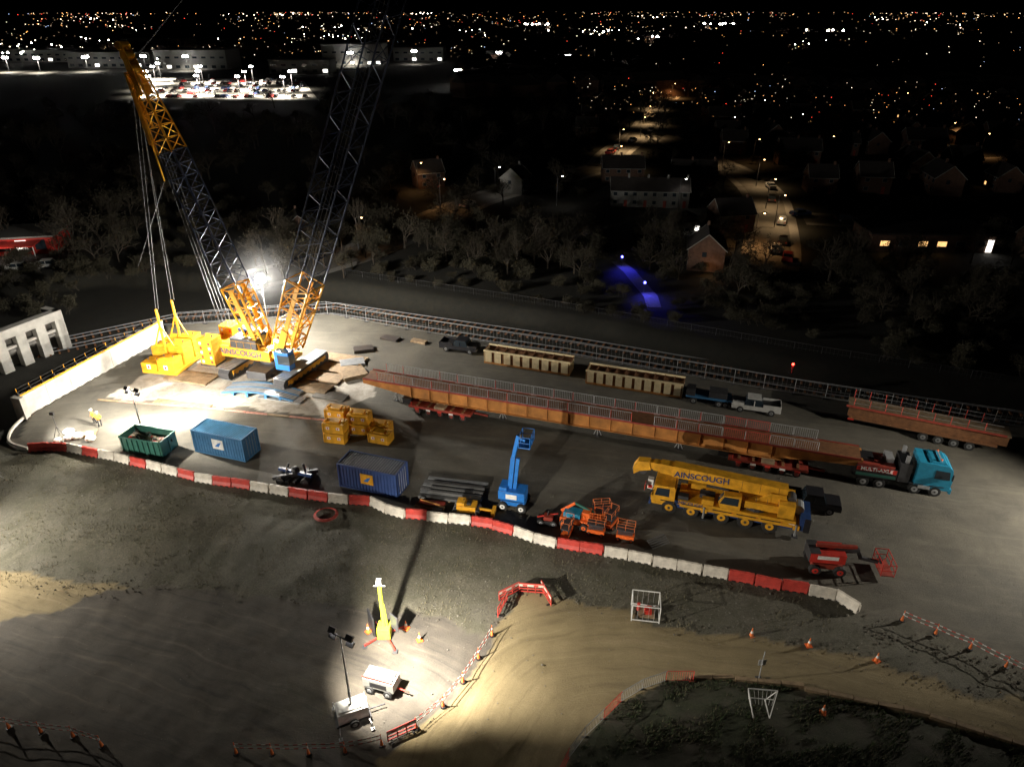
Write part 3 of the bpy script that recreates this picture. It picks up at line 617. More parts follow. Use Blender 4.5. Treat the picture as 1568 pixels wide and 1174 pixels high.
for y in(-.45,.45):
    for z in(1.9,2.3): m.tube((-.95,y,z),(.95,y,z),.022,'orange_light')
for x in(-.95,.95): m.tube((x,-.45,2.3),(x,.45,2.3),.022,'orange_light')
slm=m.mesh('scissor_lift')
for x,y,r_ in [(7.2,47.8,-.3),(8.6,48.9,1.0),(9.6,47.1,-.3),(4.7,47.6,1.2),(7.9,50.0,.1)]: put(slm,'scissor_lift',(x,y,0),r_,.01,.78)
m=M(); m.box(0,0,.1,1.7,1.0,.35,'black'); m.wheel(-.5,-.5,.3,.3,.2);m.wheel(.6,-.5,.3,.3,.2); m.box(.1,0,.45,.8,.7,.35,'redtrailer'); m.beam((-.9,0,.5),(.9,.3,.9),.1,.1,'red'); m.tube((0,0,.8),(.1,0,1.3),.05,'darksteel')
m.obj('compressor_trailer',(3.1,49.3,0),-.2,.02)
m=M(); 
for i in range(5): m.beam((-.9,-.5+i*.2,.1+.05*i),(.9,-.4+i*.22,.12+.04*i),.1,.08,'rope')
m.obj('scrap_steel',(12.3,46.6,0),.4)
m=M()
for l in range(3):
    for i in range(24):
        a0,a1_=2*math.pi*i/24,2*math.pi*(i+1)/24; rr=1.05-.08*l; m.tube((rr*math.cos(a0),rr*math.sin(a0)*.92,.1+.05*l),(rr*math.cos(a1_),rr*math.sin(a1_)*.92,.1+.05*l),.035,'barrier_red',5)
m.obj('hose_coil',(-16.5,50.2,0.05))
# ------------------------------------------------------------------ bridge girder on modular trailers
p,q=(-16.6,72.1),(32.9,55.8); a,Ln=line_local(p,q)
m=M(); zb,zt=1.35,2.75
for y in(-.9,.9):
    m.prism([(0,zt-.55),(3,zt-.95),(6,zb),(Ln-8,zb),(Ln-4,zt-.9),(Ln,zt-.75),(Ln,zt),(0,zt)],y-.02,y+.02,'rust')
    m.box(Ln/2,y,zt,Ln,.45,.06,'rust'); m.box((Ln-2)/2+1,y,zb-.03,Ln-14,.45,.06,'rust')
    for i in range(18): 
        xx=6+i*(Ln-14)/17; m.box(xx,y,zb+.04,.04,.4,zt-zb-.05,'rust')
for i in range(13): m.beam((2+i*(Ln-4)/12,-.9,2.3),(2+i*(Ln-4)/12,.9,2.3),.15,.25,'rustdark')
m.box(Ln/2,0,zt+.06,Ln-.4,2.3,.1,'rustdark'); m.box(Ln/2,-1.2,zt+.06,Ln-.4,.08,.2,'redtrailer'); m.box(Ln/2,1.2,zt+.06,Ln-.4,.08,.2,'redtrailer')
gir=m.obj('bridge_girder',(p[0],p[1],0),a)
m=M(); n=int((Ln-4)/2.2)
for i in range(n):
    x0=2+i*2.2
    for y in(-1.15,1.15):
        if R()<.96: ped(m,x0,y,x0+2.1,y,zt+.15,1.1,'galv' if i not in(n-3,n-4) else 'barrier_red','barrier_red' if i%3==0 else 'galv',n=11)
o=m.obj('edge_protection'); o.parent=gir
def modtrailer(x,y,rz,n=5):
    m=M(); Lx=n*1.35+.6
    m.box(0,0,.75,Lx,2.4,.28,'redtrailer'); m.box(0,0,.55,Lx-.4,.7,.3,'redtrailer')
    for i in range(n):
        xx=-Lx/2+1+i*1.35
        for y_ in(-1.0,-.5,.5,1.0): m.wheel(xx,y_,.38,.38,.26,'redtrailer')
        m.box(xx,-1.22,.6,.5,.06,.2,'white' if i%2 else 'red'); m.box(xx,0,1.03,.25,2.3,.12,'rustdark')
    m.box(0,0,1.03,1.2,2.4,.3,'timber'); m.box(-Lx/2-.5,0,.7,1,1.2,.7,'black'); m.beam((Lx/2,0,.7),(Lx/2+1.6,0,.6),.25,.2,'redtrailer')
    m.tube((-Lx/2+.4,-1.25,1.0),(-Lx/2+.4,-1.25,1.5),.03,'red'); m.obj('modular_trailer',(x,y,0),rz,.02)
modtrailer(-7.6,68.3,a); modtrailer(25.0,57.9,a)
for (x,y) in((-13.2,71),(-1,67),(9,63.6),(17,61)):
    m=M(); m.tube((0,0,0),(0,0,1.35),.06,'galv'); m.box(0,0,0,.5,.5,.06,'darksteel'); m.beam((-.4,0,.1),(0,0,1),.06,.06,'galv'); m.beam((.4,0,.1),(0,0,1),.06,.06,'galv'); m.obj('support_prop',(x,y,0),a)
def formwork(x0,y0,x1,y1,n):
    a,Ln=line_local((x0,y0),(x1,y1)); m=M(); w=Ln/n
    m.box(Ln/2,1.0,.0,Ln,2.0,.15,'timber')
    for yy,s in((0,-1),(2.0,1)):
        m.box(Ln/2,yy,.15,Ln,.1,1.6,'rustdark'); m.box(Ln/2,yy+s*.06,.2,Ln,.14,.22,'rust'); m.box(Ln/2,yy,1.75,Ln+.1,.2,.18,'cream')
        for i in range(n): m.box((i+.5)*w,yy+s*.11,.42,w*.68,.12,1.3,'cream')
    for i in range(n+1): m.box(i*w,1.0,1.7,.12,1.9,.12,'rustdark')
    m.box(Ln/2,1.0,.4,Ln-.3,1.8,1.05,'rustdark')
    for xx in (.03,Ln-.03): m.box(xx,1.0,.2,.08,2.1,1.6,'cream')
    m.obj('bridge_formwork',(x0,y0,0),a)
formwork(-3.5,80.6,7.0,77.0,9); formwork(8.8,75.1,19.5,71.4,10)
p,q=(36.6,66.6),(49,60.8); a,Ln=line_local(p,q); m=M()
m.box(Ln/2,0,.95,Ln,2.4,.2,'rustdark'); m.box(Ln/2,-.6,.6,Ln,.2,.35,'darksteel'); m.box(Ln/2,.6,.6,Ln,.2,.35,'darksteel')
for x in(Ln-6.5,Ln-5.1,Ln-3.7,Ln-2.3):
    for y in(-1,1): m.wheel(x,y,.48,.48,.4)
m.box(Ln/2+.3,-.9,1.15,Ln+1,.06,1.1,'rustdark'); m.box(Ln/2+.3,.9,1.15,Ln+1,.06,1.1,'rustdark'); m.box(Ln/2+.3,0,2.25,Ln+1.2,2.3,.12,'timber'); m.box(Ln/2,-1.2,2.3,Ln+1,.08,.22,'redtrailer')
for i in range(9):
    for y in(-1.1,1.1): m.tube((.2+i*1.5,y,2.37),(.2+i*1.5,y,3.4),.035,'barrier_red')
for y in(-1.1,1.1): 
    for z in(2.85,3.35): m.tube((.2,y,z),(Ln,y,z),.015,'galv',4)
m.box(.2,-1.22,.8,.6,.04,.2,'red')
m.obj('flatbed_trailer',(p[0],p[1],0),a,.02)
# ------------------------------------------------------------------ vehicles
def car(kind,body,name='parked_car'):
    m=M()
    if kind=='pickup':
        m.box(0,0,.45,5.2,1.85,.5,body,ty=.97); m.box(-1.6,0,.95,2.0,1.8,.06,'black'); 
        for y in(-.88,.88): m.box(-1.65,y,.95,1.9,.08,.35,body)
        m.box(-2.56,0,.95,.08,1.75,.35,body); m.box(1.9,0,.95,1.3,1.75,.18,body,tx=.95,ty=.93)
        m.box(.3,0,.95,2.1,1.75,.75,'glass',tx=.68,ty=.84); m.box(.3,0,1.70,1.45,1.48,.06,body)
        for y in(-.87,.87): m.box(.25,y,.95,.1,.04,.7,body,rx=.1 if y<0 else -.1)
        xs_=(-1.65,1.65); r=.38;fx=2.6
    else:
        m.box(0,0,.35,4.3,1.75,.5,body,ty=.97); m.box(1.5,0,.85,1.2,1.65,.12,body,tx=.9,ty=.92); m.box(-1.75,0,.85,.75,1.65,.15,body,tx=.9,ty=.92)
        m.box(-.2,0,.85,2.5,1.6,.52,'glass',tx=.66,ty=.82); m.box(-.2,0,1.37,1.68,1.33,.05,body)
        for y in(-.80,.80): m.box(-.2,y*.97,.85,.09,.04,.52,body)
        xs_=(-1.35,1.35); r=.32;fx=2.15
    for x in xs_:
        for y in(-.82,.82): m.wheel(x,y,r,r,.22)
    for y in(-.65,.65): m.box(fx,y,.62,.04,.3,.14,'white'); m.box(-fx,y,.62,.04,.25,.14,'red')
    m.box(fx,0,.4,.06,1.1,.2,'black'); 
    return m.mesh(name)
pk1=car('pickup','pen_white','pickup_truck'); pk2=car('pickup','darkcar','pickup_truck')
put(pk1,'pickup_truck',(27.2,68.8,0),-.3+math.pi,.03); put(pk2,'pickup_truck',(26.8,51.6,0),-.28,.03); put(pk2,'pickup_truck',(-6.8,84.5,0),-.3,.03)
carm=[car('car',k) for k in('silver','darkcar','red','cont_blue2','pen_white')]
m=M(); m.box(0,0,.8,5,2.1,.15,'cont_blue'); m.box(-2,0,.95,1,1.8,.6,'darksteel'); m.box(1,0,.95,2,1.6,.7,'darksteel')
for x in(-1.6,1.2,1.9):
    for y in(-.9,.9): m.wheel(x,y,.4,.4,.3)
m.obj('plant_trailer',(22.4,70.8,0),-.3,.02)
# mobile crane: local +X = front (picture left), +Y faces the camera
m=M(); 
m.box(0,0,.75,13.0,2.5,.45,'crane_blue'); m.box(-.6,0,1.2,9.8,2.7,.45,'yellow'); m.box(-.6,1.36,1.0,9.4,.05,.3,'yellow')
for x in(5.0,3.1,.5,-1.5,-3.5,):
    for y in(-1.15,1.15): m.wheel(x,y,.66,.66,.45,'yellow')
    m.box(x,1.3,1.28,1.6,.2,.08,'black'); m.box(x,-1.3,1.28,1.6,.2,.08,'black')
m.prism([(4.6,.8),(6.55,.8),(6.7,1.5),(6.45,2.75),(4.7,2.85),(4.6,2.6)],-1.33,1.33,'yellow')
m.prism([(6.60,1.75),(6.70,1.75),(6.50,2.6),(6.42,2.6)],-1.15,1.15,'glass'); m.prism([(5.1,1.75),(6.35,1.75),(6.2,2.55),(5.1,2.6)],1.32,1.35,'glass')
m.box(6.65,.9,1.0,.06,.35,.2,'white'); m.box(6.65,-.9,1.0,.06,.35,.2,'white'); m.box(6.72,0,.6,.2,2.5,.35,'crane_blue'); 
m.tube((6.4,1.35,2.3),(6.7,1.6,2.2),.03,'black'); m.box(6.7,1.6,1.7,.08,.2,.5,'black')
m.tube((-2.2,0,1.65),(-2.2,0,1.95),1.1,'darksteel',18); m.box(-2.9,0,1.9,4.4,2.0,.7,'yellow'); m.box(-4.6,0,1.75,1.3,2.6,1.3,'yellow')
for y in(-.5,.5): m.prism([(-4.9,2.4),(-1.8,2.4),(-3.2,3.5),(-4.4,3.5)],y-.08,y+.08,'yellow')
m.prism([(-.9,1.7),(.75,1.7),(.95,2.3),(.55,3.0),(-.9,3.05)],.62,1.4,'yellow'); m.prism([(-.7,2.15),(.8,2.15),(.5,2.9),(-.7,2.93)],1.39,1.42,'glass'); m.prism([(.90,2.3),(.97,2.3),(.60,2.95),(.53,2.95)],.7,1.3,'glass')
BA=math.radians(2.2)
def bs_(x,l,w,h,zc,k): m.beam((x,-.15,zc),(x+l,-.15,zc+math.tan(BA)*l),w,h,k)
bs_(-4.5,9.6,1.0,1.1,3.45,'yellow'); bs_(5.0,1.2,.86,.94,3.82,'yellow'); bs_(6.1,.7,.74,.80,3.87,'yellow'); bs_(6.7,.6,.6,.68,3.9,'yellow')
m.prism([(7.0,3.5),(8.0,3.2),(8.5,2.8),(8.6,3.5),(8.2,4.2),(7.2,4.3)],-.55,.25,'yellow')
for x in(8.35,7.7): m.tube((x,-.5,3.2),(x,.2,3.2),.33,'darksteel',12)
m.tube((-1.5,-.15,2.1),(2.4,-.15,3.1),.16,'darksteel',8); m.box(6.9,.15,1.6,.5,.5,1.0,'white'); m.box(6.9,.42,1.7,.35,.02,.35,'red'); m.tube((7.6,-.15,3),(7.1,.1,2.5),.02,'black')
m.box(7.3,.9,2.0,.05,.8,.5,'red')
for z in(3.2,3.8): m.tube((-3,-.95,z),(5.5,-.85,z+.3),.05,'yellow',5)
for i in range(9): m.tube((-3+i*.94,-.94,3.2),(-3+(i+1)*.94,-.92,3.85),.03,'yellow',4)
for x in(2.0,-5.6):
    m.box(x,0,.85,.5,2.9,.45,'yellow'); 
    for y in(-1.4,1.4): m.tube((x,y,.25),(x,y,1.4),.1,'steel',8); m.box(x,y,.15,.5,.5,.1,'darksteel')
m.box(1.8,1.0,1.65,1.0,.6,.5,'yellow'); m.box(2.9,-.9,1.65,1.6,.6,.6,'yellow'); m.box(3.9,.9,1.65,.9,.6,.35,'darksteel'); m.box(1.9,.0,1.65,1.3,.7,.4,'darksteel')
m.tube((-4.9,-.5,3.0),(-4.9,.5,3.0),.42,'darksteel',12); m.tube((-5.6,-.5,2.3),(-5.6,.5,2.3),.45,'steel',12)
m.box(-6.2,0,.9,.8,2.6,1.2,'crane_blue'); m.box(-6.4,1.32,.7,.5,.05,1.4,'darkcar')
for i in range(7): m.box(-5.2+i*1.0,1.362,1.22,.5,.012,.14,'red' if i%2 else 'white')
for i in range(7): m.tube((-4.8+i*.9,.9,2.6),(-4.8+i*.9,.9,3.1),.02,'darksteel',4)
for i in range(6): m.box(-3.8+i*1.5,.36,3.15+.055*i,.03,.02,.9,'rustdark')
th=math.atan2(.31,-.95)
mc=m.obj('mobile_crane',(19.1,50.3,0),th,.025)
text('AINSCOUGH',mc,(2.6,.375,3.68),(math.pi/2,-BA,math.pi),.8,'crane_blue'); text('AINSCOUGH',mc,(3.4,1.375,1.45),(math.pi/2,0,math.pi),.42,'crane_blue')
m=M(); 
m.box(0,0,.7,8.2,1.0,.35,'black'); 
for x in(-3.2,-1.8,1.2,2.9):
    for y in(-1.05,1.05): m.wheel(x,y,.52,.52,.4,'silver')
    m.box(x,-1.15,1.1,1.2,.3,.06,'black'); m.box(x,1.15,1.1,1.2,.3,.06,'black')
m.box(-2.3,0,1.1,3.6,2.5,1.1,'black'); m.box(-2.3,-1.256,1.75,3.4,.02,.42,'red'); m.box(-2.3,-1.256,1.2,3.4,.02,.3,'skip_green'); m.box(-2.4,0,2.2,3.2,2.3,.25,'redtrailer'); m.box(-3.2,0,2.4,1.2,1.4,.35,'black'); m.box(-1.2,.3,2.4,.7,1.4,.5,'silver')
m.box(.1,0,1.0,1.0,2.3,2.0,'darksteel'); m.box(.1,-.9,3.0,.3,.3,.7,'silver'); m.box(.1,.9,3.0,.3,.3,.7,'silver')
m.prism([(1.0,.75),(4.0,.75),(4.05,1.9),(3.85,3.0),(3.5,3.35),(1.0,3.5)],-1.24,1.24,'teal')
m.prism([(4.03,1.95),(4.09,1.95),(3.9,2.95),(3.83,2.95)],-1.1,1.1,'glass'); m.prism([(2.5,1.95),(3.8,1.95),(3.65,2.8),(2.5,2.85)],-1.26,-1.23,'glass'); m.prism([(2.5,1.95),(3.8,1.95),(3.65,2.8),(2.5,2.85)],1.23,1.26,'glass')
m.box(4.1,0,.5,.2,2.45,.5,'teal'); m.box(4.07,0,1.05,.06,1.5,.7,'black'); m.box(4.22,-.9,.75,.04,.35,.18,'white'); m.box(4.22,.9,.75,.04,.35,.18,'white'); m.box(1.9,-1.26,.7,1.0,.06,.35,'silver')
m.box(3.9,-1.45,2.1,.1,.18,.6,'black'); m.box(3.9,1.45,2.1,.1,.18,.6,'black'); m.box(2.6,0,3.35,1.6,2.1,.25,'teal',tx=.7); m.tube((2.8,-1.0,3.7),(2.8,1.0,3.7),.05,'galv'); m.ball((2.8,-.8,3.75),.1,'orange');m.ball((2.8,.8,3.75),.1,'orange')
bt=m.obj('ballast_tractor',(36.4,55.0,0),math.radians(-16),.03)
text('MULTI-AXLE',bt,(-2.3,-1.28,1.96),(math.pi/2,0,0),.5,'white')
m=M()
m.box(0,0,.5,2.2,1.5,.4,'lift_blue')
for x in(-.85,.85):
    for y in(-.85,.85): m.wheel(x,y,.45,.45,.35,'white')
m.tube((0,0,.9),(0,0,1.05),.6,'darksteel',12); m.box(-.1,0,1.05,2.4,1.5,.9,'lift_blue'); m.box(-.9,0,1.95,.7,1.3,.3,'lift_blue'); m.box(-.1,-.76,1.2,1.0,.02,.5,'white')
m.beam((-.4,0,1.7),(-.1,0,5.2),.34,.4,'lift_blue'); m.beam((.05,0,1.9),(.35,0,5.2),.26,.3,'lift_blue'); m.beam((-.1,.0,5.1),(.4,-.1,7.6),.28,.32,'lift_blue'); m.tube((-.2,.2,2.2),(.1,.2,4.2),.07,'steel')
m.beam((.3,-.1,7.4),(1.0,-.2,7.2),.15,.2,'lift_blue')
m.box(1.1,-.2,6.9,1.0,1.6,.08,'lift_blue')
for x in(.6,1.6):
    for y in(-1,-.2,.6): m.tube((x,y,6.9),(x,y,8.0),.03,'lift_blue')
for z in(7.45,8.0):
    for y in(-1,.6): m.tube((.6,y,z),(1.6,y,z),.03,'lift_blue')
    for x in(.6,1.6): m.tube((x,-1,z),(x,.6,z),.03,'lift_blue')
m.box(.65,-.2,7.5,.12,.5,.4,'darksteel')
m.obj('boom_lift',(.2,51.7,0),-.25,.02)
m=M()
m.box(0,0,.5,2.3,1.6,.45,'redtrailer')
for x in(-.95,.95):
    for y in(-.9,.9): m.wheel(x,y,.46,.46,.38,'red')
m.tube((0,0,.95),(0,0,1.1),.6,'darksteel',12); m.box(-.1,-.45,1.1,2.7,.75,.85,'red'); m.box(-.1,.45,1.1,2.7,.75,.85,'red'); m.box(-1.1,0,1.1,.8,1.6,.95,'darksteel'); m.box(-.1,-.83,1.45,1.6,.02,.35,'white')
m.beam((-1.0,0,1.6),(2.4,0,2.0),.3,.32,'darksteel'); m.beam((2.3,.0,1.9),(2.6,0,1.3),.3,.3,'darksteel'); m.beam((2.2,.1,2.2),(-.9,.1,2.15),.25,.28,'redtrailer'); m.beam((2.5,0,1.3),(4.0,0,1.0),.2,.25,'darksteel')
m.box(4.5,0,.45,1.0,2.0,.08,'redtrailer')
for x in(4.0,5.0):
    for y in(-1,0,1): m.tube((x,y,.45),(x,y,1.55),.035,'red')
for z in(1.0,1.55):
    for y in(-1,1): m.tube((4.0,y,z),(5.0,y,z),.035,'red')
    for x in(4.0,5.0): m.tube((x,-1,z),(x,1,z),.035,'red')
m.box(4.1,0,1.1,.15,.6,.4,'darksteel')
m.obj('boom_lift',(25.1,43.7,0),-.13,.025)
m=M(); a_,b_,h_=1.0,.8,1.5
for x in(-a_,a_):
    for y in(-b_,b_): m.beam((x,y,0),(x,y,h_),.07,.07,'white')
for z in(.12,h_): 
    for y in(-b_,b_): m.beam((-a_,y,z),(a_,y,z),.06,.06,'white')
    for x in(-a_,a_): m.beam((x,-b_,z),(x,b_,z),.06,.06,'white')
for i in range(6): m.tube((-a_+i*.4,-b_,.12),(-a_+i*.4,-b_,h_),.015,'galv',4); m.tube((-a_+i*.4,b_,.12),(-a_+i*.4,b_,h_),.015,'galv',4)
m.box(.1,0,.1,1.2,1.0,.1,'timber'); m.box(.2,0,.2,.5,.5,.4,'red'); m.tube((-.5,.2,.15),(-.5,.2,.8),.12,'barrier_red',8)
m.obj('gas_bottle_cage',(9.9,38.7,0),-.15)
m=M()
for x in(-.9,.9): m.beam((x*.55,-.5,0),(x,.3,1.7),.06,.06,'white'); m.beam((x*.55,.9,0),(x,.3,1.7),.06,.06,'white'); m.beam((x*.55,-.5,.08),(x*.55,.9,.08),.06,.06,'white')
m.beam((-.9,.3,1.7),(.9,.3,1.7),.06,.06,'white'); m.beam((-.7,.1,1.1),(.7,.1,1.1),.05,.05,'white')
for i in range(7): m.tube((-.85+i*.28,.3,1.7),(-.6+i*.2,-.1,.8),.012,'white',4)
m.obj('gate_frame',(15.9,30.4,0),-.1)
m=M(); m.tube((0,0,0),(0,0,2.6),.035,'galv',6); m.box(0,.03,1.3,.5,.02,.5,'white'); m.box(0,0,0,.4,.4,.08,'darksteel'); m.obj('traffic_sign',(16.6,32.9,0))
m=M()
for _ in range(7): 
    x,y=U(-1.8,1.8),U(-1,1); m.ball((x,y,.25),U(.4,.7),'barrier_white',9,6,.6)
m.box(.5,.5,0,2.2,1.3,.12,'timber',rz=.3); m.obj('sandbag_pile',(-45.6,63.2,0))
# ------------------------------------------------------------------ worker
def worker(x,y,rz):
    J=[(0,0,.95),(0,0,1.15),(0,0,1.38),(0,0,1.50),(0,0,1.62),(0,0,1.74),(.19,0,1.42),(.26,.05,1.15),(.24,.2,.92),(-.19,0,1.42),(-.27,.0,1.15),(-.27,.12,.9),(.1,0,.9),(.12,.08,.5),(.12,.02,.08),(.12,.18,.04),(-.1,0,.9),(-.12,-.05,.5),(-.13,-.15,.08),(-.13,.02,.04)]
    E=[(0,1),(1,2),(2,3),(3,4),(4,5),(2,6),(6,7),(7,8),(2,9),(9,10),(10,11),(0,12),(12,13),(13,14),(14,15),(0,16),(16,17),(17,18),(18,19)]
    Rr=[.15,.16,.17,.06,.10,.09,.08,.06,.04,.08,.06,.04,.1,.075,.055,.05,.1,.075,.055,.05]
    me=bpy.data.meshes.new('worker'); me.from_pydata(J,E,[]); o=bpy.data.objects.new('construction_worker',me); COL.objects.link(o)
    sk=o.modifiers.new('skin','SKIN'); 
    for i,v in enumerate(me.skin_vertices[0].data): v.radius=(Rr[i],Rr[i]); v.use_root=(i==0)
    ss=o.modifiers.new('sub','SUBSURF'); ss.levels=2; ss.render_levels=2
    bpy.context.view_layer.update()
    ev=o.evaluated_get(bpy.context.evaluated_depsgraph_get()); nm=bpy.data.meshes.new_from_object(ev); o.modifiers.clear(); o.data=nm
    nm.materials.clear()
    for k in('hivis','darkcar','skin','black'): nm.materials.append(MT[k])
    for pgn in nm.polygons:
        z=pgn.center.z; rr=abs(pgn.center.x)
        pgn.material_index=2 if z>1.53 or (z<.97 and rr>.2 and z>.8) else 0 if z>.9 else 3 if z<.14 else 1
    o.location=(x,y,0); o.rotation_euler=(0,0,rz)
    m=M(); m.ball((0,0,1.74),.14,'white',12,8,.8); m.box(0,.12,1.72,.2,.14,.02,'white')
    for hx,hy,hz in((.24,.2,.92),(-.27,.12,.9)):
        for i in range(4): m.tube((hx-.03+.02*i,hy,hz-.02),(hx-.03+.02*i,hy+.04,hz-.10-.01*(i%3)),.009,'skin',5)
        m.tube((hx+.03*(1 if hx<0 else -1),hy+.02,hz),(hx+.05*(1 if hx<0 else -1),hy+.05,hz-.06),.010,'skin',5)
    h=m.obj('helmet_and_hands'); h.parent=o
worker(-45.2,66.0,2.4); worker(-44.3,65.4,.4)
# ------------------------------------------------------------------ town
def ribbon(name,pts,w,z,k='asphalt'):
    m=M(); vs=[]
    for i,(x,y) in enumerate(pts):
        a=pts[max(0,i-1)];b=pts[min(len(pts)-1,i+1)]; t=Vector((b[0]-a[0],b[1]-a[1],0)).normalized(); vs+=[(x-t.y*w/2,y+t.x*w/2,z),(x+t.y*w/2,y-t.x*w/2,z)]
    m.add(vs,[(2*i,2*i+1,2*i+3,2*i+2) for i in range(len(pts)-1)],k); return m.obj(name)
roads=[smooth(r_,2) for r_ in [[(44,118),(47.6,126),(55,150),(61,172),(62,196),(56,225),(52,262)],[(26,205),(31,226),(46,263),(64,335),(92,420),(140,560)],[(-45,110),(-28,124),(-14,155),(-6,170),(10,186),(26,205)],[(62,190),(100,205),(150,215),(230,225)],[(62,150),(80,146),(120,150),(200,165)],[(46,263),(100,268),(180,285),(300,300)]]]
for r_ in roads: 
    ribbon('pavement',r_,10.5,.03,'concrete_dark'); ribbon('road',r_,7,.05)
ribbon('path',[(18.6,121),(20,116),(20.6,111),(21.6,104),(21.3,99.5)],2.2,.06,'concrete_dark')
def house(w,l,h,wall,lit=0,terr=1):
    m=M(); rh=w*.42
    m.box(0,0,0,l,w,h,wall)
    m.add([(-l/2,-w/2,h),(-l/2,w/2,h),(-l/2,0,h+rh)],[(0,1,2)],wall); m.add([(l/2,-w/2,h),(l/2,w/2,h),(l/2,0,h+rh)],[(0,2,1)],wall)
    for s in(-1,1):
        m.add([(-l/2-.3,s*(w/2+.4),h-.35*rh/(w/2)*1),(l/2+.3,s*(w/2+.4),h-.35*rh/(w/2)),(l/2+.3,0,h+rh+.12),(-l/2-.3,0,h+rh+.12)],[(0,1,2,3)],'rooftile')
        m.box(0,s*(w/2+.42),h-.42,l+.6,.12,.14,'board')
        for e in(-1,1): m.beam((e*(l/2+.28),s*(w/2+.4),h-.3),(e*(l/2+.28),0,h+rh+.02),.08,.2,'board')
    for t in range(terr):
        ox=-l/2+l/terr*(t+.5); u=l/terr
        for s in(-1,1):
            for zz in(.9,3.4):
                for xx in(-u*.27,u*.27):
                    if zz<1 and xx>0 and s<0:
                        m.box(ox+xx,s*(w/2+.02),0,.95,.06,2.1,'redtrailer'); continue
                    k='win_warm' if R()<lit else 'glass'
                    m.box(ox+xx,s*(w/2+.02),zz,1.3,.06,1.2,'board'); m.box(ox+xx,s*(w/2+.05),zz+.08,1.14,.05,1.04,k)
        m.box(ox+u*.4,0,h+rh-.5,.6,.6,1.5,wall)
    for e in(-1,1): m.box(e*(l/2+.02),.5,3.4,.06,1,1.1,'glass')
    return m.mesh('brick_house')
H=[house(8,9,5.2,'brick',.0),house(8,14,5.2,'brick',.04,2),house(7.5,24,5.2,'render_white',.0,4),house(8,10,5.0,'brick',.09),house(8,9,5.2,'render_white',.0)]
def ph(i,x,y,rz,sc=1): return put(H[i],'brick_house',(x,y,0),rz,0,sc)
ph(4,.9,175,1.2,.7); ph(0,-21,181,.4,.75); ph(3,-41.5,136,1.9,.6); ph(0,33.5,119,1.35,.75); ph(2,31,162,-.1,.72); ph(3,44,142,.2,.75)
placed=[(.9,175),(-21,181),(-41.5,136),(33.5,119),(31,162),(21,162),(41,161),(44,142),(77,131),(70,131),(84,131)]
def farroad(x,y,d=9):
    for r_ in roads:
        for (x0,y0),(x1,y1) in zip(r_,r_[1:]):
            L2=(x1-x0)**2+(y1-y0)**2; t=max(0,min(1,((x-x0)*(x1-x0)+(y-y0)*(y1-y0))/L2))
            if math.hypot(x-x0-t*(x1-x0),y-y0-t*(y1-y0))<d: return False
    return True
for j in range(16):
    for i in range(26):
        x=-10+i*15+U(-2,2)+j*3; y=132+j*17+U(-2,2)-i*1.0+4*math.sin(i*.9)
        if x<.12*y-8 or y<112 or R()<.12: continue
        if x<26 and y<150: continue
        if farroad(x,y,11) and all(math.hypot(x-a_-0,y-b_)>11.5 for a_,b_ in placed):
            placed.append((x,y)); ph(random.choice([0,0,1,3,1,0]),x,y,-.1+(math.pi/2 if R()<.3 else 0)+U(-.08,.08),U(.72,.85))
m=M(); m.box(0,0,0,22,9,3.2,'brick'); m.box(0,0,3.2,22.6,9.6,.3,'rooftile')
for i in range(6): m.box(-8.5+i*3.4,-4.53,1.1,1.6,.06,.9,'win_warm' if i in(0,2,3) else 'glass'); m.box(-8.5+i*3.4,-4.52,1.0,1.8,.03,1.1,'board')
m.box(10.2,-4.6,.2,1.0,.1,2.2,'win_white')
m.obj('shop_building',(77,131,0),-.05)
m=M(); m.box(0,0,0,6,4,2.6,'render_white'); m.prism([(-3.3,2.6),(3.3,2.6),(0,4)],-2.2,2.2,'rooftile'); m.box(0,-2.03,0,2.6,.06,2.2,'board'); m.box(2,-2.03,1,.8,.06,.9,'win_white'); m.obj('garage',(34.5,139.5,0),-.1)
def street_lamp(x,y,power,col=(1,.55,.22),h=6.5,mk_='lamp_warm',sz=135):
    r=bpy.data.objects.new('street_lamp',None); COL.objects.link(r); r.location=(x,y,0)
    m=M(); m.tube((0,0,0),(0,0,h),.1,'darksteel',6,.06); m.tube((0,0,h),(.9,0,h+.2),.05,'darksteel',5); m.box(1.1,0,h+.1,.7,.3,.14,'darksteel'); m.ball((1.1,0,h+.02),.17,mk_,8,6,.5)
    o=m.obj('post'); o.parent=r
    if power: 
        l=lamp('SPOT',(1.1,0,h-.3),power,col,(1.1,0.001,0),sz,1,.2); l.parent=r
W_=(1,.92,.8); O_=(1,.5,.18); Q_=(1,.66,.33)
for a_ in [(-15.9,157.9,900,O_),(10.1,160.9,200,W_),(36.9,157.9,120,W_),(28.4,199,2500,Q_),(74.4,255,0,W_),(69,210,700,O_),(100,262,0,W_),(56.5,158,3200,Q_),(53.5,143,2800,Q_),(142,242,900,O_),(140,220,1200,O_),(45,129,2800,O_),(100,304,0,W_),(60,330,6000,Q_),(44,255,7000,Q_),(33,228,7000,Q_),(51,285,7000,Q_),(78,372,7000,O_),(-23,176,500,O_),(-4,171,300,W_),(61,180,2500,Q_),(59,205,1500,Q_),(190,270,0,W_),(170,330,0,O_),(220,300,0,O_),(-28,126,300,O_),(120,152,0,O_),(92,215,0,O_)]:
    street_lamp(a_[0],a_[1],a_[2],a_[3],mk_='lamp_white' if a_[3]==W_ else 'lamp_warm')
lamp('POINT',(-24.5,175,3.4),160,O_,name='wall_lamp')
lamp('POINT',(33,113.5,1.5),60,O_,name='porch_lamp')
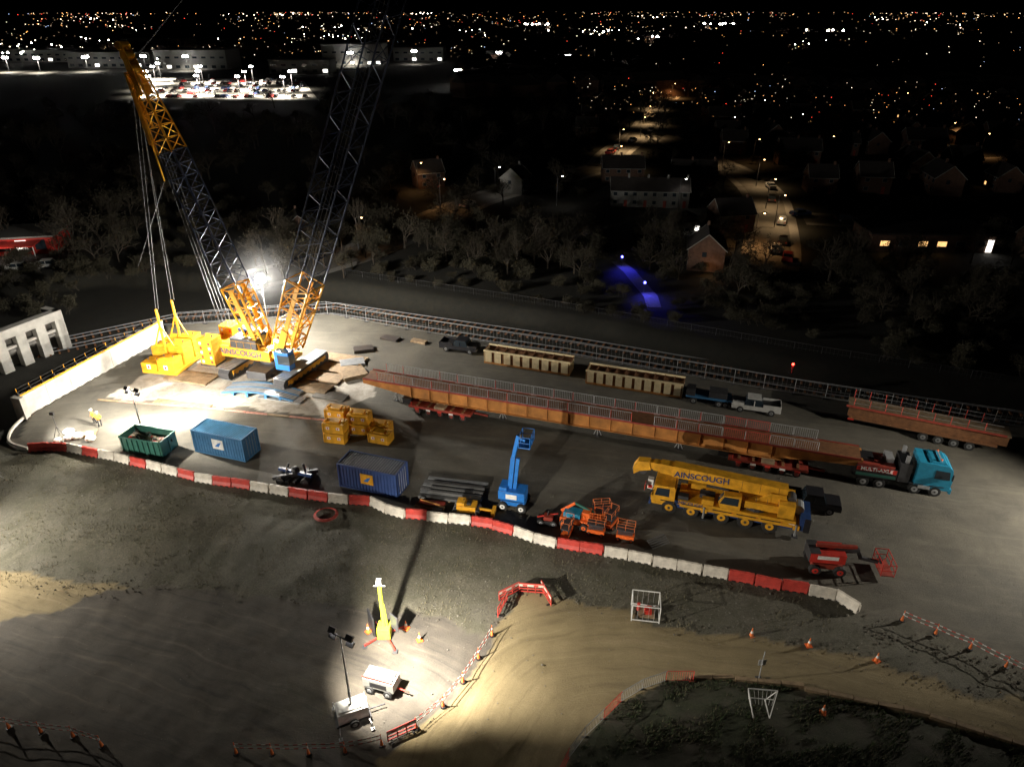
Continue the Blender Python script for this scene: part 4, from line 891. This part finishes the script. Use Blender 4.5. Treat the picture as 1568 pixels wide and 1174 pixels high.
for x,y,p_ in((19.0,118.4,1100),(20.8,105.5,1100)):
    r=bpy.data.objects.new('garden_light',None); COL.objects.link(r); r.location=(x,y,0)
    m=M(); m.tube((0,0,0),(0,0,1.6),.05,'darksteel'); m.ball((0,0,1.75),.2,'lamp_blue',8,6); o=m.obj('post'); o.parent=r; l=lamp('SPOT',(0,-.6,2.6),p_,(.06,.06,1),(.5,-2.4,0),120,1); l.parent=r
for x,y,t,i in [(48.5,127,1.2,0),(49,122,1.2,2),(51.5,132,1.2,1),(62,152,.2,3),(56,146,1.2,0),(60,165,1.3,1),(34,138,.1,4),(64,178,1.5,0),(70,148,0,1),(-10,160,1,0),(33,232,1.1,1),(40,246,1.1,4),(50,268,1.2,0),(30,224,1,2)]: put(carm[i],'parked_car',(x,y,.05),t)
m=M(); m.box(0,0,0,26,9,3.0,'red'); m.box(0,0,3.0,26.5,9.5,.3,'board'); 
for i in range(8): m.box(-11+i*3.1,-4.53,.8,1.8,.06,1.8,'win_white' if i in(4,6) else 'glass')
m.box(5,-6.5,2.4,12,4,.15,'red'); 
for i in range(4): m.tube((0+i*3.6,-8,0),(0+i*3.6,-8,2.4),.08,'white')
m.obj('depot_building',(-97,128,0),.2)
lamp('POINT',(-89,118.5,4),600,(1,.85,.75),rad=.3,name='depot_floodlight')
for x,y in((-84,116.5),(-88,113),(-80,118)): put(carm[2 if x<-85 else 4],'parked_car',(x,y,0),.2)
def wh(x,y,w,d,h,k,rz=0):
    m=M(); m.box(0,0,0,w,d,h,k); m.box(0,0,h,w+.6,d+.6,.5,'clad'); 
    n=int(w/6)
    for i in range(n): m.box(-w/2+3+i*(w-6)/max(1,n-1),-d/2-.05,1,3,.1,1.8,'win_white' if R()<.25 else 'glass'); m.box(-w/2+3+i*(w-6)/max(1,n-1),-d/2-.05,h*.6,3,.1,1.2,'glass')
    m.obj('warehouse',(x,y,0),rz)
for a_ in [(-290,575,60,30,10,'clad'),(-225,560,50,30,12,'clad'),(-120,600,45,30,14,'clad'),(-140,520,40,20,8,'clad'),(-75,640,40,30,10,'clad'),(-380,640,70,40,8,'clad'),(-330,760,80,30,12,'clad'),(60,640,40,20,7,'render_white'),(-430,560,50,25,7,'red'),(20,700,60,20,8,'clad')]: wh(*a_)
m=M(); m.add([(-92,362,.05),(-185,372,.05),(-232,482,.05),(-128,470,.05)],[(0,3,2,1)],'concrete'); m.obj('car_park')
for i in range(150): 
    v=random.randint(0,7); put(carm[i%5],'parked_car',(-100-v*4-U(0,78),374+v*13,.06),1.57+U(-.1,.1))
def fl(x,y,h,p_,sz=140,ns=2,rr=.5):
    r=bpy.data.objects.new('floodlight_mast',None); COL.objects.link(r); r.location=(x,y,0)
    m=M(); m.tube((0,0,0),(0,0,h),.2,'black',6); m.box(0,0,h-.2,2.4,.5,.6,'darksteel'); 
    for i in range(ns): m.ball(((i-(ns-1)/2)*1.4,-.5,h),rr,'lamp_white',6,5)
    o=m.obj('post'); o.parent=r
    if p_: l=lamp('SPOT',(0,-1.5,h-1),p_,(1,.90,.74),(0,-1.5,0),sz,.8,.4); l.parent=r
for a_ in [(-180,382,9,75000),(-158,386,9,75000),(-136,382,9,75000),(-113,380,9,65000),(-195,412,9,75000),(-168,414,9,75000),(-142,410,9,75000),(-118,412,9,65000),(-206,445,9,65000),(-180,448,9,65000),(-150,446,9,65000),(-215,472,9,55000)]: fl(*a_)
for a_ in [(-341,525,9,80000),(-318,522,9,80000),(-290,530,9,60000),(-365,530,9,50000),(-255,540,9,20000),(-225,538,9,30000),(-120,580,9,30000),(-75,600,9,12000),(40,560,8,10000),(60,470,8,0),(-30,430,8,0),(20,380,7,1500),(-10,600,8,8000)]: fl(*a_,ns=3,rr=.75)
m=M()
for _ in range(1800):
    d=380*(1/(1-R()*.9)); t=U(-.75,.75); x,y=d*math.sin(t)*1.1,d*math.cos(t)
    if t<-.05 and d<750: continue
    w,l,h=U(7,12),U(9,30),U(5,8); rz=U(0,3)
    m.box(x,y,0,l,w,h,'brick',rz=rz); m.box(x,y,h,l+.6,w+.6,w*.35,'rooftile',rz=rz,ty=.05)
m.obj('distant_town')
cl={'cl_w':((1,.82,.58),4.0),'cl_o':((1,.46,.14),3.8),'cl_r':((1,.07,.04),3),'cl_b':((.5,.65,1),3.5),'cl_d':((1,.68,.38),1.1),'cl_W':((1,.95,.85),40)}
for k,(c_,e_) in cl.items(): mk(k,(.8,.8,.8),.5,es=e_,ecol=c_,bump=0)
m=M()
def cityl(x,y,z,r_,k): m.add([(x+a_*r_,y+b_*r_,z+c_*r_) for a_,b_,c_ in oct],of,k)
for _ in range(4700):
    s=.009+.135*R()**1.75; d=40/s; t=U(-.72,.72)
    if t<-.08 and 290<d<620: continue
    if t<.08 and d<420: continue
    g=noise.noise(Vector((t*9,s*70,2)))
    if g<-.02 and R()<.8: continue
    k=random.choices(['cl_w','cl_o','cl_r','cl_b','cl_d'],[22,22,7,3,46])[0]
    cityl(d*math.sin(t),d*math.cos(t),U(4,9),d*.00034*U(.6,1.6),k)
for _ in range(34):
    s=.010+.045*R(); d=40/s; t=U(-.7,.7)
    for i in range(random.randint(3,10)):
        dd=d*(1+U(-.05,.05)); tt=t+U(-.02,.02); cityl(dd*math.sin(tt),dd*math.cos(tt),U(5,12),d*.0005*U(.6,1.8),'cl_W' if R()<.35 else 'cl_w')
for t0,d0,n_ in((-.47,640,5),(-.43,600,3),(-.55,720,6),(-.6,1500,5),(.17,900,7),(.03,1500,8),(.26,1600,10),(.12,1100,6),(.37,1250,5)):
    for i in range(n_): cityl(d0*math.sin(t0+U(-.02,.02)),d0*math.cos(t0)*(1+U(-.04,.04)),8,d0*.0009*U(.6,1.8),'cl_W')
m.obj('city_lights')
# ------------------------------------------------------------------ trees
def tree_mesh(seed,h,leafy,shrub=False):
    rn=random.Random(seed); m=M()
    def br(p,d,l,r,dep):
        q=p+d*l; m.tube(p,q,r,'bark',5 if dep<2 else 3,r*.65)
        if dep>=5:
            for _ in range(leafy):
                c=q+Vector((rn.gauss(0,.3),rn.gauss(0,.3),rn.gauss(0,.3))); a=Vector((rn.uniform(-1,1),rn.uniform(-1,1),rn.uniform(-1,1)))*.13; b=a.cross(Vector((rn.random(),rn.random(),rn.random())))*3
                m.add([c,c+a,c+b],[(0,1,2)],'leaf')
            return
        for i in range(3 if dep else 4):
            nd=(d+Vector((rn.gauss(0,.5),rn.gauss(0,.5),rn.gauss(.1,.28)))).normalized(); br(p.lerp(q,rn.uniform(.55,1)),nd,l*rn.uniform(.62,.85),r*.6,dep+1)
    if shrub:
        for _ in range(3): br(Vector((rn.uniform(-1,1),rn.uniform(-1,1),0)),Vector((rn.gauss(0,.4),rn.gauss(0,.4),1)).normalized(),h*.25,.07,1)
    else: br(Vector((0,0,0)),Vector((0,0,1)),h*.28,h*.022,0)
    return m.mesh('bare_tree')
TM=[tree_mesh(1,9,1),tree_mesh(2,10,2),tree_mesh(3,8,3),tree_mesh(5,11,1)]; SM=[tree_mesh(8,4.5,4,True),tree_mesh(9,4,5,True)]
for x,y,i,s in [(60.5,101,0,1),(52,111,1,1),(56.5,112,3,.9),(9,122,1,1),(-2.8,121,3,.9),(-20,129,0,1),(-74,130,2,1),(-87,170,1,1.1),(14,116,2,.8),(-8.3,205,1,1),(1,118,0,.9),(15,124,2,.9),(-12,140,1,1),(26,128,0,.9),(68,118,2,1)]: put(TM[i],'bare_tree',(x,y,0),U(0,6),0,s)
belt=bpy.data.objects.new('tree_belt',None); COL.objects.link(belt)
def bt_(x,y,i,s,z=-.2):
    if math.hypot(x-20,y-112)<5 or (abs(x-21)<3.5 and 98<y<112) or (abs(x-.9)<4 and 164<y<178) or (abs(x-47)<5 and 105<y<126): return
    o=put((TM+SM)[i],'tree',(x,y,z),U(0,6),0,s); o.parent=belt
for _ in range(150): 
    y=U(114,215); bt_(U(-.78*y,-.30*y-14),y,random.choice([0,1,2,3,4,5,4,5]),U(.6,1.1))
for _ in range(190): 
    x=U(-45,80); bt_(x,U(106,128)-x*.28+6,random.choice([4,5,4,5,2,4]),U(.5,1.0))
for _ in range(130):
    x=U(-25,75); bt_(x,103-.43*x+U(-1,16),random.choice([4,5]),U(.35,.75))
for _ in range(90): 
    x=U(-45,44); bt_(x,U(112,140)-max(0,x)*.12,random.choice([0,1,2,2,3]),U(.6,.95))
for _ in range(60): 
    x=U(53,110); bt_(x,U(92,122),random.choice([0,1,2,2,4]),U(.6,.9))
for _ in range(80): bt_(U(-60,12),U(135,240),random.choice([0,1,2,4,5]),U(.6,1))
for _ in range(170):
    x,y=U(15,200),U(125,300)
    if farroad(x,y,7): bt_(x,y,random.choice([1,2,4,5]),U(.6,1.0))
for _ in range(110): 
    t=U(-.7,.2); d=U(230,350); bt_(d*math.sin(t),d*math.cos(t),random.choice([1,2,3]),U(.8,1.2))
for _ in range(50): bt_(U(-62,-100),U(96,118),random.choice([4,5]),U(.5,.9))
# ------------------------------------------------------------------ world & camera
w=bpy.data.worlds.new('World'); scene.world=w; w.use_nodes=True; nt=w.node_tree; bg=nt.nodes['Background']
sky=nt.nodes.new('ShaderNodeTexSky'); sky.sky_type='NISHITA'; sky.sun_disc=False; sky.sun_elevation=math.radians(-4); sky.sun_rotation=math.radians(200)
nt.links.new(sky.outputs[0],bg.inputs[0]); bg.inputs[1].default_value=.02
cam=bpy.data.cameras.new('camera'); co=bpy.data.objects.new('camera',cam); COL.objects.link(co); co.location=(0,0,40); co.rotation_euler=(math.radians(62),0,0)
cam.sensor_width=36; cam.lens=24.98; cam.clip_end=30000; cam.clip_start=.5; scene.camera=co
scene.view_settings.view_transform='Standard'; scene.view_settings.look='None'; scene.view_settings.exposure=0
print('done',len(bpy.data.objects))
